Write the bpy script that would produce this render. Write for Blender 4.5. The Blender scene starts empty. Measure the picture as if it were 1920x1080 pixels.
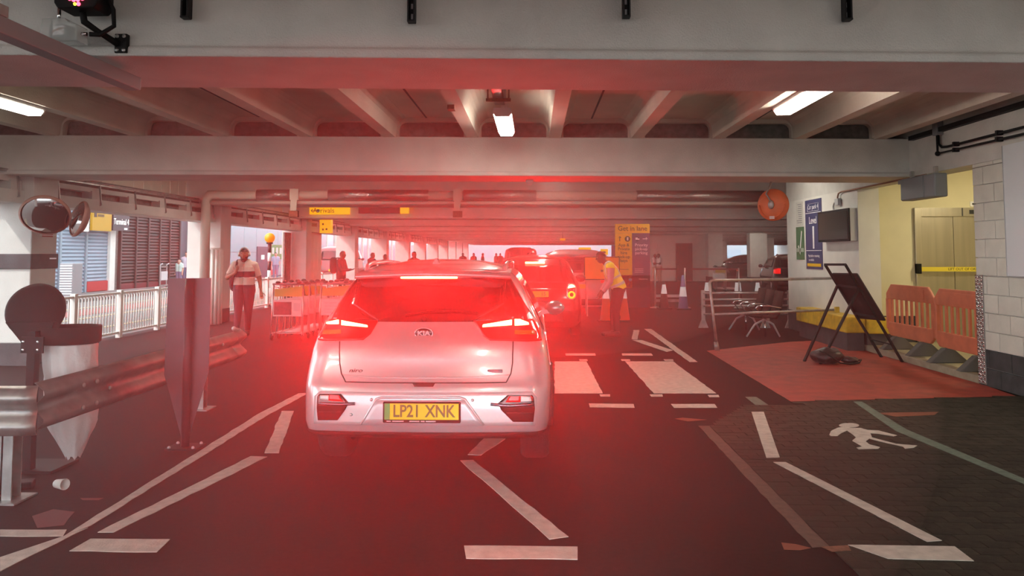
import bpy, bmesh, math, random
import numpy as np
from mathutils import Vector, Matrix, noise
random.seed(7)
PI = math.pi
scene = bpy.context.scene
COL = scene.collection

# ------------------------------------------------------------------ camera
FPX, PPX, PPY, EYE = 1440.0, 960.0, 388.0, 1.62          # focal length and principal point in 1920x1080 pixels
PITCH = math.atan(88 / FPX)
YAW = math.atan(41 / FPX * math.cos(PITCH))
FW = Vector((-math.sin(YAW) * math.cos(PITCH), math.cos(YAW) * math.cos(PITCH), math.sin(PITCH)))
RT = Vector((math.cos(YAW), math.sin(YAW), 0))
UP = RT.cross(FW)
CAMP = Vector((0, 0, EYE))
cd = bpy.data.cameras.new('camera')
cd.sensor_width = 36
cd.lens = FPX / 1920 * 36
cd.shift_y = -(540 - PPY) / 1920
cd.clip_end = 600
cam = bpy.data.objects.new('camera', cd)
COL.objects.link(cam)
cam.matrix_world = Matrix(((RT.x, UP.x, -FW.x, 0), (RT.y, UP.y, -FW.y, 0), (RT.z, UP.z, -FW.z, EYE), (0, 0, 0, 1)))
scene.camera = cam

# ------------------------------------------------------------------ world, exposure
world = bpy.data.worlds.new('sky')
scene.world = world
world.use_nodes = True
bgn = world.node_tree.nodes['Background']
bgn.inputs[0].default_value = (0.88, 0.94, 1.0, 1)
bgn.inputs[1].default_value = 3.2
vs = scene.view_settings
vs.view_transform = 'Standard'
vs.look = 'None'
vs.gamma = 1
vs.use_curve_mapping = False
vs.exposure = 0.26
cy = scene.cycles
cy.max_bounces = 7; cy.diffuse_bounces = 3; cy.glossy_bounces = 3; cy.transparent_max_bounces = 8
cy.use_adaptive_sampling = True; cy.adaptive_threshold = 0.06
cy.sample_clamp_indirect = 6.0
LAMP = 11.0           # strength of the ceiling lamps
BRAKE = 130.0         # face brightness of the brake lamps
BEAM = 330.0          # rearward light of each brake lamp

# sunlight on the forecourt outside
sd = bpy.data.lights.new('sun', 'SUN')
sd.energy = 2.2
sd.angle = 0.02
sd.color = (1.0, 0.96, 0.9)
so = bpy.data.objects.new('sun', sd)
COL.objects.link(so)
so.rotation_euler = (math.radians(28), math.radians(-38), 0)

# ------------------------------------------------------------------ pixel to place helpers (1920x1080)
def ray(x, y): return FW + RT * ((x - PPX) / FPX) + UP * ((PPY - y) / FPX)
def onZ(x, y, z=0.0): d = ray(x, y); return CAMP + d * ((z - EYE) / d.z)
def onX(x, y, X): d = ray(x, y); return CAMP + d * (X / d.x)
def onY(x, y, Y): d = ray(x, y); return CAMP + d * (Y / d.y)

# ------------------------------------------------------------------ materials
MATS = {}
def mat(name, col, rough=0.6, metal=0.0, var=0.0, scale=8.0, bump=0.0, bscale=60.0, emit=None, estr=0.0, coat=0.0, alpha=1.0, trans=0.0, col2=None, det=4.0, stretch=None, spec=None):
    if name in MATS: return MATS[name]
    m = bpy.data.materials.new(name); m.use_nodes = True
    nt = m.node_tree; b = nt.nodes['Principled BSDF']
    c = (*col, 1)
    b.inputs['Base Color'].default_value = c
    b.inputs['Roughness'].default_value = rough
    b.inputs['Metallic'].default_value = metal
    if spec is not None: b.inputs['Specular IOR Level'].default_value = spec
    if coat: b.inputs['Coat Weight'].default_value = coat; b.inputs['Coat Roughness'].default_value = 0.06
    if alpha < 1: b.inputs['Alpha'].default_value = alpha
    if trans: b.inputs['Transmission Weight'].default_value = trans
    if emit:
        b.inputs['Emission Color'].default_value = (*emit, 1); b.inputs['Emission Strength'].default_value = estr
    tc = None
    def coords():
        nonlocal tc
        if tc is None:
            t = nt.nodes.new('ShaderNodeTexCoord')
            if stretch:
                mp = nt.nodes.new('ShaderNodeMapping'); mp.inputs['Scale'].default_value = stretch
                nt.links.new(t.outputs['Object'], mp.inputs[0]); tc = mp.outputs[0]
            else: tc = t.outputs['Object']
        return tc
    if var or col2:
        n = nt.nodes.new('ShaderNodeTexNoise'); n.inputs['Scale'].default_value = scale; n.inputs['Detail'].default_value = det
        nt.links.new(coords(), n.inputs['Vector'])
        r = nt.nodes.new('ShaderNodeValToRGB')
        r.color_ramp.elements[0].position = 0.3; r.color_ramp.elements[1].position = 0.7
        a = [max(0, x * (1 - var)) for x in col]; d = list(col2) if col2 else [min(1, x * (1 + var)) for x in col]
        r.color_ramp.elements[0].color = (*a, 1); r.color_ramp.elements[1].color = (*d, 1)
        nt.links.new(n.outputs['Fac'], r.inputs[0]); nt.links.new(r.outputs[0], b.inputs['Base Color'])
    if bump:
        n2 = nt.nodes.new('ShaderNodeTexNoise'); n2.inputs['Scale'].default_value = bscale; n2.inputs['Detail'].default_value = 3
        nt.links.new(coords(), n2.inputs['Vector'])
        bp = nt.nodes.new('ShaderNodeBump'); bp.inputs['Strength'].default_value = bump; bp.inputs['Distance'].default_value = 0.02
        nt.links.new(n2.outputs['Fac'], bp.inputs['Height']); nt.links.new(bp.outputs[0], b.inputs['Normal'])
    MATS[name] = m
    return m

# ------------------------------------------------------------------ mesh building
class MB:
    def __init__(s): s.v = []; s.f = []; s.sm = []
    def add(s, vs_, fs_, smooth=False):
        o = len(s.v); s.v += [Vector(p) for p in vs_]
        for f in fs_: s.f.append([i + o for i in f]); s.sm.append(smooth)
        return s
    def box(s, x0, x1, y0, y1, z0, z1, M=None):
        p = [Vector((x, y, z)) for z in (z0, z1) for y in (y0, y1) for x in (x0, x1)]
        if M is not None: p = [M @ q for q in p]
        return s.add(p, [(0, 2, 3, 1), (4, 5, 7, 6), (0, 1, 5, 4), (2, 6, 7, 3), (0, 4, 6, 2), (1, 3, 7, 5)])
    def bar(s, a, b, w, h, up=(0, 0, 1)):
        a = Vector(a); b = Vector(b); d = (b - a).normalized(); u = Vector(up)
        if abs(d.dot(u)) > 0.98: u = Vector((0, 1, 0)) if abs(d.y) < .9 else Vector((1, 0, 0))
        sd_ = d.cross(u).normalized() * (w / 2); u = sd_.cross(d).normalized() * (h / 2)
        p = [q + i * sd_ + j * u for q in (a, b) for j in (-1, 1) for i in (-1, 1)]
        return s.add(p, [(0, 1, 3, 2), (4, 6, 7, 5), (0, 4, 5, 1), (2, 3, 7, 6), (0, 2, 6, 4), (1, 5, 7, 3)])
    def cyl(s, a, b, r, n=12, r2=None, cap=True):
        return s.tube([a, b], [r, r if r2 is None else r2], n, cap)
    def tube(s, pts, r, n=8, cap=True):
        pts = [Vector(p) for p in pts]; rs = r if isinstance(r, (list, tuple)) else [r] * len(pts)
        o = len(s.v); prev = None
        for i, p in enumerate(pts):
            if i == 0: d = pts[1] - p
            elif i == len(pts) - 1: d = p - pts[i - 1]
            else: d = (pts[i + 1] - p).normalized() + (p - pts[i - 1]).normalized()
            d.normalize()
            if prev is None:
                u = Vector((0, 0, 1)) if abs(d.z) < 0.9 else Vector((0, 1, 0))
                u = (u - d * u.dot(d)).normalized()
            else:
                u = prev - d * prev.dot(d)
                u = u.normalized() if u.length > 1e-6 else prev
            prev = u; w = d.cross(u)
            for k in range(n):
                a = 2 * PI * k / n
                s.v.append(p + (u * math.cos(a) + w * math.sin(a)) * rs[i])
        for i in range(len(pts) - 1):
            for k in range(n):
                k2 = (k + 1) % n
                s.f.append([o + i * n + k, o + i * n + k2, o + (i + 1) * n + k2, o + (i + 1) * n + k]); s.sm.append(True)
        if cap:
            s.f.append([o + k for k in range(n)][::-1]); s.sm.append(False)
            q = o + (len(pts) - 1) * n
            s.f.append([q + k for k in range(n)]); s.sm.append(False)
        return s
    def prism(s, poly, fn, t0, t1, smooth=False):
        """poly of (a,b); fn(a,b,t)->point; solid between t0 and t1"""
        n = len(poly)
        p = [fn(a, b, t0) for a, b in poly] + [fn(a, b, t1) for a, b in poly]
        fs_ = [list(range(n))[::-1], list(range(n, 2 * n))]
        s.add(p, fs_); o = len(s.v) - 2 * n
        for i in range(n):
            j = (i + 1) % n
            s.f.append([o + i, o + j, o + n + j, o + n + i]); s.sm.append(smooth)
        return s
    def sphere(s, c, r, n=12, m=8, M=None):
        c = Vector(c); r = r if isinstance(r, (list, tuple)) else (r, r, r)
        p = []; fs_ = []
        for i in range(m + 1):
            t = PI * i / m
            for k in range(n):
                a = 2 * PI * k / n
                q = Vector((r[0] * math.sin(t) * math.cos(a), r[1] * math.sin(t) * math.sin(a), r[2] * math.cos(t)))
                p.append(c + (M @ q if M is not None else q))
        for i in range(m):
            for k in range(n):
                k2 = (k + 1) % n
                fs_.append((i * n + k, (i + 1) * n + k, (i + 1) * n + k2, i * n + k2))
        return s.add(p, fs_, True)
    def lathe(s, prof, c, axis='z', n=20, smooth=True):
        """prof of (r,h) along an axis from c"""
        c = Vector(c); p = []; fs_ = []
        for r, h in prof:
            for k in range(n):
                a = 2 * PI * k / n; x, y = r * math.cos(a), r * math.sin(a)
                p.append(c + (Vector((x, y, h)) if axis == 'z' else Vector((x, h, y)) if axis == 'y' else Vector((h, x, y))))
        for i in range(len(prof) - 1):
            for k in range(n):
                k2 = (k + 1) % n
                fs_.append((i * n + k, i * n + k2, (i + 1) * n + k2, (i + 1) * n + k))
        return s.add(p, fs_, smooth)
    def grid(s, rows, smooth=True, close=False):
        """rows of points of equal length"""
        n = len(rows[0]); p = [q for r in rows for q in r]; fs_ = []
        for i in range(len(rows) - 1):
            for k in range(n if close else n - 1):
                k2 = (k + 1) % n
                fs_.append((i * n + k, i * n + k2, (i + 1) * n + k2, (i + 1) * n + k))
        return s.add(p, fs_, smooth)
    def xf(s, M):
        s.v = [M @ p for p in s.v]; return s
    def build(s, name, m, parent=None, bevel=0.0, kind=None, seg=2, wn=True, base=True):
        me = bpy.data.meshes.new(name)
        vv = s.v; off = Vector((0, 0, 0))
        if parent is None and base and vv:
            xs = [p.x for p in vv]; ys = [p.y for p in vv]; zs = [p.z for p in vv]
            off = Vector(((min(xs) + max(xs)) / 2, (min(ys) + max(ys)) / 2, min(zs)))
        me.from_pydata([tuple(p - off) for p in vv], [], s.f)
        me.polygons.foreach_set('use_smooth', s.sm)
        bm = bmesh.new(); bm.from_mesh(me); bmesh.ops.recalc_face_normals(bm, faces=bm.faces); bm.to_mesh(me); bm.free()
        me.materials.append(m)
        o = bpy.data.objects.new(name, me); COL.objects.link(o)
        o.location = off
        if parent is not None: o.parent = parent
        if bevel:
            b = o.modifiers.new('bevel', 'BEVEL'); b.width = bevel; b.segments = seg; b.limit_method = 'ANGLE'; b.angle_limit = 0.6
        if kind: o['kind'] = kind
        return o

def tag(o, label=None, cat=None, group=None, kind=None):
    if label: o['label'] = label
    if cat: o['category'] = cat
    if group: o['group'] = group
    if kind: o['kind'] = kind
    return o
def thing(name, label, cat, loc=(0, 0, 0), rz=0.0, group=None, kind=None):
    o = bpy.data.objects.new(name, None); COL.objects.link(o)
    o.empty_display_size = 0.1
    o.location = loc; o.rotation_euler = (0, 0, rz)
    return tag(o, label, cat, group, kind)
def dup(root, loc, rz=None, label=None, group=None):
    r = root.copy(); COL.objects.link(r); r.location = loc
    if rz is not None: r.rotation_euler = (0, 0, rz)
    if label: r['label'] = label
    if group: r['group'] = group
    for ch in list(root.children):
        c = ch.copy(); COL.objects.link(c); c.parent = r
        for g in list(ch.children):
            d = g.copy(); COL.objects.link(d); d.parent = c
    return r
def inst(o, loc, parent=None, rot=None):
    c = o.copy(); COL.objects.link(c); c.location = loc
    if parent is not None: c.parent = parent
    if rot is not None: c.rotation_euler = rot
    return c
def frame(o, ax, ay, n):
    """matrix with text axes: right ax, up ay, facing n, at o"""
    ax = Vector(ax).normalized(); n = Vector(n).normalized(); ay = n.cross(ax).normalized()
    M = Matrix.Identity(4)
    for i in range(3): M[i][0] = ax[i]; M[i][1] = ay[i]; M[i][2] = n[i]; M[i][3] = o[i]
    return M
def text(name, s, size, M, m, parent, align='CENTER', sx=1.0, depth=0.001, bold=0.0, shear=0.0, lead=1.0):
    cu = bpy.data.curves.new(name, 'FONT'); cu.body = s; cu.size = size; cu.align_x = align; cu.align_y = 'CENTER'
    cu.extrude = depth; cu.resolution_u = 3; cu.offset = bold; cu.shear = shear; cu.space_line = lead
    t = bpy.data.objects.new(name, cu); COL.objects.link(t)
    dg = bpy.context.evaluated_depsgraph_get()
    me = bpy.data.meshes.new_from_object(t.evaluated_get(dg))
    bpy.data.objects.remove(t); bpy.data.curves.remove(cu)
    me.transform(M @ Matrix.Diagonal((sx, 1, 1, 1)))
    me.materials.clear(); me.materials.append(m)
    o = bpy.data.objects.new(name, me); COL.objects.link(o); o.parent = parent
    return o
def lerp(a, b, t): return a + (b - a) * t
def interp(tab, z):
    """rows (z, ...): linear interpolation of the other columns"""
    if z <= tab[0][0]: return tab[0][1:]
    for i in range(len(tab) - 1):
        if z <= tab[i + 1][0]:
            t = (z - tab[i][0]) / (tab[i + 1][0] - tab[i][0])
            return tuple(lerp(tab[i][k], tab[i + 1][k], t) for k in range(1, len(tab[0])))
    return tab[-1][1:]
# ================================================================== THE SETTING
SK = 0.058                                   # the beams cross the lanes at a slight skew
BZ, BT, SLAB = 2.75, 3.32, 3.60              # beam soffit, beam top, slab soffit
M_asph = mat('asphalt', (0.013, 0.0095, 0.008), 0.8, spec=0.12, var=0.35, scale=30, bump=0.25, bscale=220)
M_conc = mat('white_painted_concrete', (0.62, 0.61, 0.57), 0.75, var=0.08, scale=3, bump=0.35, bscale=90)
M_conc2 = mat('cream_painted_soffit', (0.58, 0.53, 0.45), 0.8, var=0.08, scale=2, bump=0.2, bscale=50)
M_infill = mat('grey_infill', (0.20, 0.18, 0.165), 0.9, var=0.25, scale=12, bump=0.5, bscale=30)
M_dark = mat('dark_grey_paint', (0.055, 0.055, 0.058), 0.7, var=0.3, scale=5, bump=0.2)
M_white = mat('white_paint', (0.72, 0.71, 0.66), 0.6, var=0.05, scale=4, bump=0.1, bscale=70)
M_cream = mat('cream_wall_paint', (0.72, 0.66, 0.43), 0.65, var=0.05, scale=2)
M_black = mat('black_plastic', (0.009, 0.008, 0.008), 0.6, spec=0.2)
M_blackm = mat('black_steel', (0.014, 0.013, 0.014), 0.55, spec=0.25)
M_galv = mat('galvanised_steel', (0.42, 0.42, 0.40), 0.42, metal=0.75, var=0.25, scale=9, bump=0.05)
M_chrome = mat('chrome', (0.75, 0.75, 0.75), 0.15, metal=1.0)
M_steel = mat('brushed_steel', (0.50, 0.46, 0.38), 0.35, metal=0.85, var=0.08, scale=14, stretch=(1, 1, 0.05))
M_grey = mat('grey_plastic', (0.23, 0.24, 0.25), 0.5)
M_lgrey = mat('light_grey_paint', (0.5, 0.51, 0.52), 0.5)
M_line = mat('road_paint_white', (0.55, 0.52, 0.45), 0.7, var=0.16, scale=14, bump=0.2, bscale=80)
M_lamp = mat('lamp_lens', (0.9, 0.9, 0.9), 0.4, emit=(1.0, 0.93, 0.80), estr=LAMP * 3)
M_rust = mat('rusty_steel', (0.20, 0.09, 0.05), 0.8, var=0.4, scale=30)
M_yel = mat('sign_yellow', (0.85, 0.50, 0.01), 0.5)
M_navy = mat('sign_navy', (0.045, 0.055, 0.15), 0.5)
M_purple = mat('sign_purple', (0.085, 0.06, 0.12), 0.5)
M_wprint = mat('white_print', (0.85, 0.85, 0.85), 0.5)
M_kprint = mat('black_print', (0.02, 0.018, 0.018), 0.5)
M_orange = mat('orange_plastic', (0.62, 0.175, 0.095), 0.5, var=0.12, scale=6)
M_red = mat('red_paint', (0.45, 0.04, 0.04), 0.5)

# floor ---------------------------------------------------------------
floor = MB().box(-8.3, 34, -6, 112, -0.25, 0).build('floor', M_asph, kind='structure', base=False)
tag(floor, 'dark worn asphalt lane floor of the covered pick-up area', None)

# painted lines: thin thermoplastic strips laid on the asphalt, drawn as ground quads
def marking(pix, m=None, name='road_marking', h=0.004, rag=0.006):
    g = [onZ(x, y) for x, y in pix]
    pts = []
    for i in range(len(g)):
        a, b = g[i], g[(i + 1) % len(g)]; L = (b - a).length; k = max(1, int(L / 0.12))
        for j in range(k):
            p = a.lerp(b, j / k); r = rag if j else 0
            pts.append((p.x + random.uniform(-r, r), p.y + random.uniform(-r, r)))
    return MB().prism(pts, lambda a, b, t: Vector((a, b, t)), 0.0005, h).build(name, m or M_line, floor)
marking([(1040, 678), (1100, 678), (1130, 738), (1040, 738)])
marking([(1172, 678), (1262, 678), (1343, 738), (1226, 738)])
for q in ([(870, 1024), (1083, 1026), (1083, 1050), (874, 1048)], [(863, 864), (887, 863), (1066, 1007), (1030, 1012)],
          [(908, 822), (948, 823), (902, 854), (877, 853)], [(1104, 757), (1188, 758), (1190, 765), (1106, 764)],
          [(1258, 758), (1340, 758), (1345, 765), (1264, 765)], [(1124, 740), (1144, 740), (1144, 744), (1126, 744)],
          [(1218, 740), (1242, 740), (1243, 744), (1221, 744)], [(1327, 741), (1347, 741), (1349, 745), (1330, 745)],
          [(1060, 663), (1116, 663), (1117, 667), (1061, 667)], [(1166, 663), (1221, 663), (1224, 667), (1167, 667)],
          [(1086, 674), (1101, 674), (1102, 677), (1087, 677)], [(1164, 674), (1181, 674), (1182, 677), (1166, 677)],
          [(1244, 674), (1262, 674), (1263, 677), (1247, 677)], [(1188, 619), (1199, 619), (1195, 637), (1184, 636)],
          [(1208, 617), (1221, 617), (1308, 679), (1293, 679)], [(1186, 638), (1203, 638), (1262, 657), (1250, 660)],
          [(130, 1034), (170, 1011), (319, 1012), (294, 1036)], [(183, 999), (213, 999), (501, 857), (470, 856)],
          [(496, 850), (523, 850), (551, 771), (528, 771)], [(560, 738), (579, 737), (500, 780), (485, 776)],
          [(485, 776), (500, 780), (170, 986), (120, 1006)], [(120, 1006), (165, 990), (0, 1072), (0, 1046)],
          [(0, 994), (125, 994), (118, 1006), (0, 1006)]):
    marking(q)
M_brown = mat('worn_old_line', (0.12, 0.085, 0.06), 0.8, var=0.2, scale=20)
marking([(1309, 799), (1330, 799), (1555, 1025), (1523, 1027)], M_brown, 'worn_line')
M_teal = mat('spray_paint_teal', (0.12, 0.17, 0.13), 0.8, var=0.2, scale=20)
M_redlane = mat('red_surfacing', (0.36, 0.042, 0.026), 0.6, var=0.22, scale=5, bump=0.25, bscale=160)
marking([(1325, 658), (1482, 641), (1600, 636), (1690, 668), (1905, 743), (1483, 753)], M_redlane, 'red_surfacing', 0.003, 0.003)
# the walking man painted on the paving
pm = [(1555, 815), (1558, 808), (1570, 802), (1582, 800), (1598, 802.5), (1613, 802), (1627, 806), (1647, 807), (1682, 816), (1675, 817.5), (1647, 813), (1632, 812),
      (1635, 820), (1680, 832), (1720, 835), (1713, 839), (1697, 840.7), (1693, 837), (1653, 828), (1630, 822), (1623, 827), (1630, 833), (1650, 838), (1647, 840.7), (1610, 841.7), (1606, 839),
      (1617, 837), (1598, 826), (1605, 820), (1600, 815), (1588, 807), (1577, 812), (1570, 817), (1558, 817)]
pmh = [(1592 + 19 * math.cos(2 * PI * i / 20), 797.3 + 4.3 * math.sin(2 * PI * i / 20)) for i in range(20)]

# brick paving on the right: individual pavers with open joints, laid along the lane edge
M_pav = mat('grey_brown_paver', (0.050, 0.043, 0.031), 0.8, spec=0.15, var=0.3, scale=7, bump=0.3, bscale=120)
M_pav2 = mat('dark_paver', (0.040, 0.034, 0.025), 0.8, spec=0.15, var=0.3, scale=9, bump=0.3, bscale=120)
pavb = MB().box(0, 0.194, 0, 0.094, 0, 0.007)
pz = []
bnd = [(onZ(px, py).y, onZ(px, py).x) for px, py in ((1560, 1030), (1330, 799), (1390, 764))]
bnd = [(2.0, bnd[0][1] + .02)] + bnd + [(9.5, 2.86)]
def left_edge(y): return interp(bnd, y)[0]
def top_edge(x): return 8.40 if x < 2.83 else 8.62 + (x - 2.83) * 0.145
row = 0; y = 3.3
while y < 9.1:
    x = 1.2 - (0.1 if row % 2 else 0)
    while x < 5.5:
        lx = left_edge(y + .05); x0_ = max(x, lx)
        if x + .2 - x0_ > .03 and y + .05 < top_edge(x + .1): pz.append((x0_, y, min(1.0, (x + .2 - x0_) / .2)))
        x += 0.2
    y += 0.1; row += 1
pave = MB().prism([(left_edge(3.3 + .2 * i), 3.3 + .2 * i) for i in range(26)] + [(5.52, 8.7), (5.52, 3.3)], lambda a, b, t: Vector((a, b, t)), 0.0003, 0.0012).build('paving_bed', M_dark, floor)
p0 = pavb.build('paver', M_pav, pave, base=False); p1 = pavb.build('paver', M_pav2, pave, base=False)
def pkey(p):
    return -p[1] if -1 < (p[0] * 1440 / max(p[1], .1)) < 930 else -99
pz.sort(key=pkey, reverse=True)
pz = [p for p in pz if 1001 + 1440 * p[0] / p[1] < 1990]
first = {0: True, 1: True}
rest = MB()
for i, (x, y, sx) in enumerate(pz):
    if i < 290:
        k = 0 if random.random() < .6 else 1; o = (p0, p1)[k]
        if first[k]: first[k] = False
        else: o = inst(o, (0, 0, 0), pave)
        o.location = (x, y, 0.0015 + random.uniform(-.001, .0012)); o.scale = (sx, 1, 1)
    else:
        dz = random.uniform(-.001, .0012)
        rest.box(x, x + .194 * sx, y, y + .094, 0.0015, 0.0085 + dz)
rest.build('paver_field', M_pav, pave, kind='stuff')
def raised(pix, m, name, z0=0.008, z1=0.012):
    pts = [(p.x, p.y) for p in (onZ(x, y, z1) for x, y in pix)]
    return MB().prism(pts, lambda a, b, t: Vector((a, b, t)), z0, z1).build(name, m, floor)
raised(pm, M_line, 'painted_walking_figure'); raised(pmh, M_line, 'painted_figure_head')
raised([(1409, 772), (1432, 772), (1462, 857), (1437, 858)], M_line, 'road_marking')
raised([(1450, 866), (1473, 866), (1766, 1013), (1738, 1015)], M_line, 'road_marking')
raised([(1590, 1021), (1790, 1024), (1826, 1051), (1665, 1047)], M_line, 'road_marking')
raised([(1600, 753), (1616, 753), (1700, 805), (1920, 897), (1920, 907), (1680, 808)], M_teal, 'sprayed_line')
raised([(1397, 744), (1418, 744), (1442, 760), (1420, 762)], M_teal, 'sprayed_patch', 0.002, 0.004)
raised([(1540, 1025), (1590, 1022), (1596, 1032), (1560, 1034)], M_rust, 'sprayed_patch', 0.009, 0.011)
for q in ([(1465, 1017), (1492, 1020), (1520, 1027), (1500, 1031), (1470, 1030)], [(1265, 785), (1280, 783), (1325, 787), (1290, 790)], [(1640, 774), (1760, 772), (1752, 778), (1680, 781)]):
    raised(q, mat('sprayed_orange', (0.25, 0.08, 0.04), 0.8), 'sprayed_mark', 0.0095 if q[0][0] > 1500 else .001, 0.011 if q[0][0] > 1500 else .003)
M_leaf = mat('dry_leaf', (0.28, 0.16, 0.05), 0.8)
M_pink = mat('faded_pink_paint', (0.16, 0.06, 0.06), 0.8)
for q in ([(60, 968), (100, 955), (140, 960), (120, 985), (70, 990)], [(150, 934), (195, 934), (185, 938), (155, 938)]):
    marking(q, M_pink, 'faded_paint_patch', 0.0015)

# ceiling slab with ribs ------------------------------------------------
ceil = MB().box(-8.4, 34, -6, 108, SLAB, SLAB + 0.25).build('ceiling', M_conc2, kind='structure', base=False)
tag(ceil, 'cream painted ribbed concrete slab over the lanes')
def ribprof(w0=0.085, w1=0.30, n=5):
    pr = [(-w0, BT - .01), (w0, BT - .01), (w0 + .015, BT + .12)]
    for i in range(1, n + 1):
        a = PI / 2 * i / n
        pr.append((w0 + .015 + (w1 - w0 - .015) * (1 - math.cos(a)), BT + .12 + (SLAB + .01 - BT - .12) * math.sin(a)))
    return pr + [(-x, z) for x, z in reversed(pr[2:])]
rb = MB().prism(ribprof(), lambda a, b, t: Vector((a, t, b)), -5.5, 104, smooth=False).build('ceiling_rib', M_conc2, ceil)
RX = [-.89 + 1.2 * k for k in range(-6, 28)]
for k, x in enumerate(RX):
    o = rb if k == 0 else inst(rb, (0, 0, 0), ceil)
    o.location = (x, 0, 0)
for x in (-3.97, -1.56, 0.85, 3.28):                       # joints between the slab planks
    MB().box(x - .012, x + .012, 4.4, 11.6, SLAB - .006, SLAB + .02).build('slab_joint', M_dark, ceil)
MB().box(4.55, 4.585, 5, 10.6, SLAB - .02, SLAB).build('rusty_channel', M_rust, ceil)
MB().box(-.98, -.9, 8.6, 8.75, BT - .06, BT - .01).build('rusty_clip', M_rust, ceil)

# down-stand beams
def beam(Y0, depth, x0, x1, lip=True):
    pr = [(0, BZ), (depth, BZ), (depth, BT), (0.03, BT), (0.03, BZ + .07), (0, BZ + .05)] if lip else [(0, BZ), (depth, BZ), (depth, BT), (0, BT)]
    b = MB(); n = len(pr)
    p = [Vector((X, Y0 + SK * X + a, z)) for X in (x0, x1) for a, z in pr]
    b.add(p, [list(range(n))[::-1], list(range(n, 2 * n))] + [[i, (i + 1) % n, n + (i + 1) % n, n + i] for i in range(n)])
    return b
BY = [4.40 - 6.7, 4.40, 11.1] + [17.9 + 6.8 * k for k in range(13)]
for k, Y0 in enumerate(BY):
    bm_ = beam(Y0, 0.85 if k < 2 else 0.95, -8.35, 5.60 if k < 3 else 33).build('ceiling_beam', M_conc, kind='structure', bevel=0.012)
    tag(bm_, ['white concrete down-stand beam above the camera', 'nearest white beam crossing the top of the view', 'white beam with a smoke detector on its underside'][k] if k < 3 else 'white down-stand beam crossing the lanes further back', None, group=None if k < 3 else 'beams further back')
    if k in (2,):
        for j in range(len(RX) - 1):                       # dark infill with a rounded slab edge between the ribs
            xa, xb = RX[j], RX[j + 1]
            if xa > 5 or xa < -8.4: continue
            ya = Y0 + SK * xa + .10
            MB().box(xa + .05, xb - .05, ya + .12, ya + .2, BT, SLAB).build('infill_panel', M_infill, bm_ if False else ceil)
            rim = []
            w = (xb - xa) / 2 - .125; cx = (xa + xb) / 2; hh = SLAB - BT
            for i in range(-1, 14):
                if i == -1: q = (-w, 0)
                elif i == 13: q = (w, 0)
                elif i < 7: a = PI - PI / 2 * i / 6; q = (-w + .1 + .1 * math.cos(a), hh - .16 + .1 * math.sin(a))
                else: a = PI / 2 - PI / 2 * (i - 7) / 5 if i < 13 else 0; q = (w - .1 + .1 * math.cos(a), hh - .16 + .1 * math.sin(a))
                rim.append(q)
            outer = [(-.56, 0)] + [(-.56, hh)] * 6 + [(-.56 + 1.12 * i / 2, hh) for i in range(3)] + [(.56, hh)] * 4 + [(.56, 0)]
            outer = outer[:len(rim)]
            b = MB(); n = len(rim)
            for t in (0, .1):
                b.v += [Vector((cx + q[0], ya - .04 + t, BT + q[1])) for q in rim] + [Vector((cx + q[0], ya - .04 + t, BT + q[1])) for q in outer]
            for i in range(n - 1):
                b.f += [[i, i + 1, n + i + 1, n + i], [i, 2 * n + i, 2 * n + i + 1, i + 1], [2 * n + i, 3 * n + i, 3 * n + i + 1, 2 * n + i + 1]]; b.sm += [False] * 3
            b.build('slab_end', M_conc2, ceil)
    elif k > 2 and k < 6:
        MB().box(-8.2, 33, Y0 + .45, Y0 + .5, BT, SLAB).xf(Matrix(((1, 0, 0, 0), (SK, 1, 0, 0), (0, 0, 1, 0), (0, 0, 0, 1)))).build('infill_panel', M_infill, ceil)

# left pillars and spandrels ---------------------------------------------
PXF = -7.35
PY = [4.25, 11.05] + [17.85 + 6.8 * k for k in range(11)]
plab = ['white square pillar left of the camera', 'white pillar behind the round litter lid with a red notice', 'white pillar with a downpipe and ribbed white guard']
for k, y in enumerate(PY):
    p = MB().box(-8.15, PXF, y, y + .6, .32, BT).build('pillar', M_conc, kind='structure', bevel=.015)
    tag(p, plab[k] if k < 3 else 'white pillar receding along the left openings', group=None if k < 3 else 'left pillars further back')
    b = MB().box(-8.16, PXF + .008, y - .008, y + .608, 0, .32)
    b.xf(Matrix.Translation(-p.location)); b.build('plinth', M_dark, p)
M_board = mat('cream_board', (0.60, 0.57, 0.47), 0.7, var=0.06, scale=3)
sp = thing('spandrel', 'slotted white edge beam over the first left opening', None, (0, 0, 0), kind='structure')
L = 6.2
MB().box(-7.95, -7.48, 0, L, 2.36, 2.55).build('edge_board', M_conc, sp, bevel=.01)
MB().box(-7.80, -7.72, 0, L, 2.5, 2.9).build('dark_void', M_infill, sp)
MB().box(-7.9, -7.55, 0, L, 2.67, 2.75).build('top_board', M_conc, sp)
sb = MB().box(-7.7, -7.52, -.12, .12, 2.53, 2.69).build('slot_post', M_conc, sp)
hk = MB().bar((-7.5, 0, 2.80), (-7.46, 0, 2.45), .03, .012).bar((-7.46, 0, 2.45), (-7.56, 0, 2.45), .03, .012).build('hanger_hook', M_galv, sp)
for i in range(6):
    o = sb if i == 0 else inst(sb, (0, 0, 0), sp); o.location = (0, .12 + i * 1.19, 0)
    o = hk if i == 0 else inst(hk, (0, 0, 0), sp); o.location = (0, .2 + i * 1.17, 0)
MB().bar((-7.52, 0, 2.80), (-7.52, L, 2.80), .05, .02).cyl((-7.5, 0, 2.825), (-7.5, L, 2.825), .012, 8).build('cable_tray', M_galv, sp)
pl = MB().box(-8.06, -8.02, 0, .37, 2.75, SLAB).build('wall_plank', M_board, sp)
for i in range(16):
    o = pl if i == 0 else inst(pl, (0, 0, 0), sp); o.location = (random.uniform(-.006, .006), i * .3875, 0)
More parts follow.
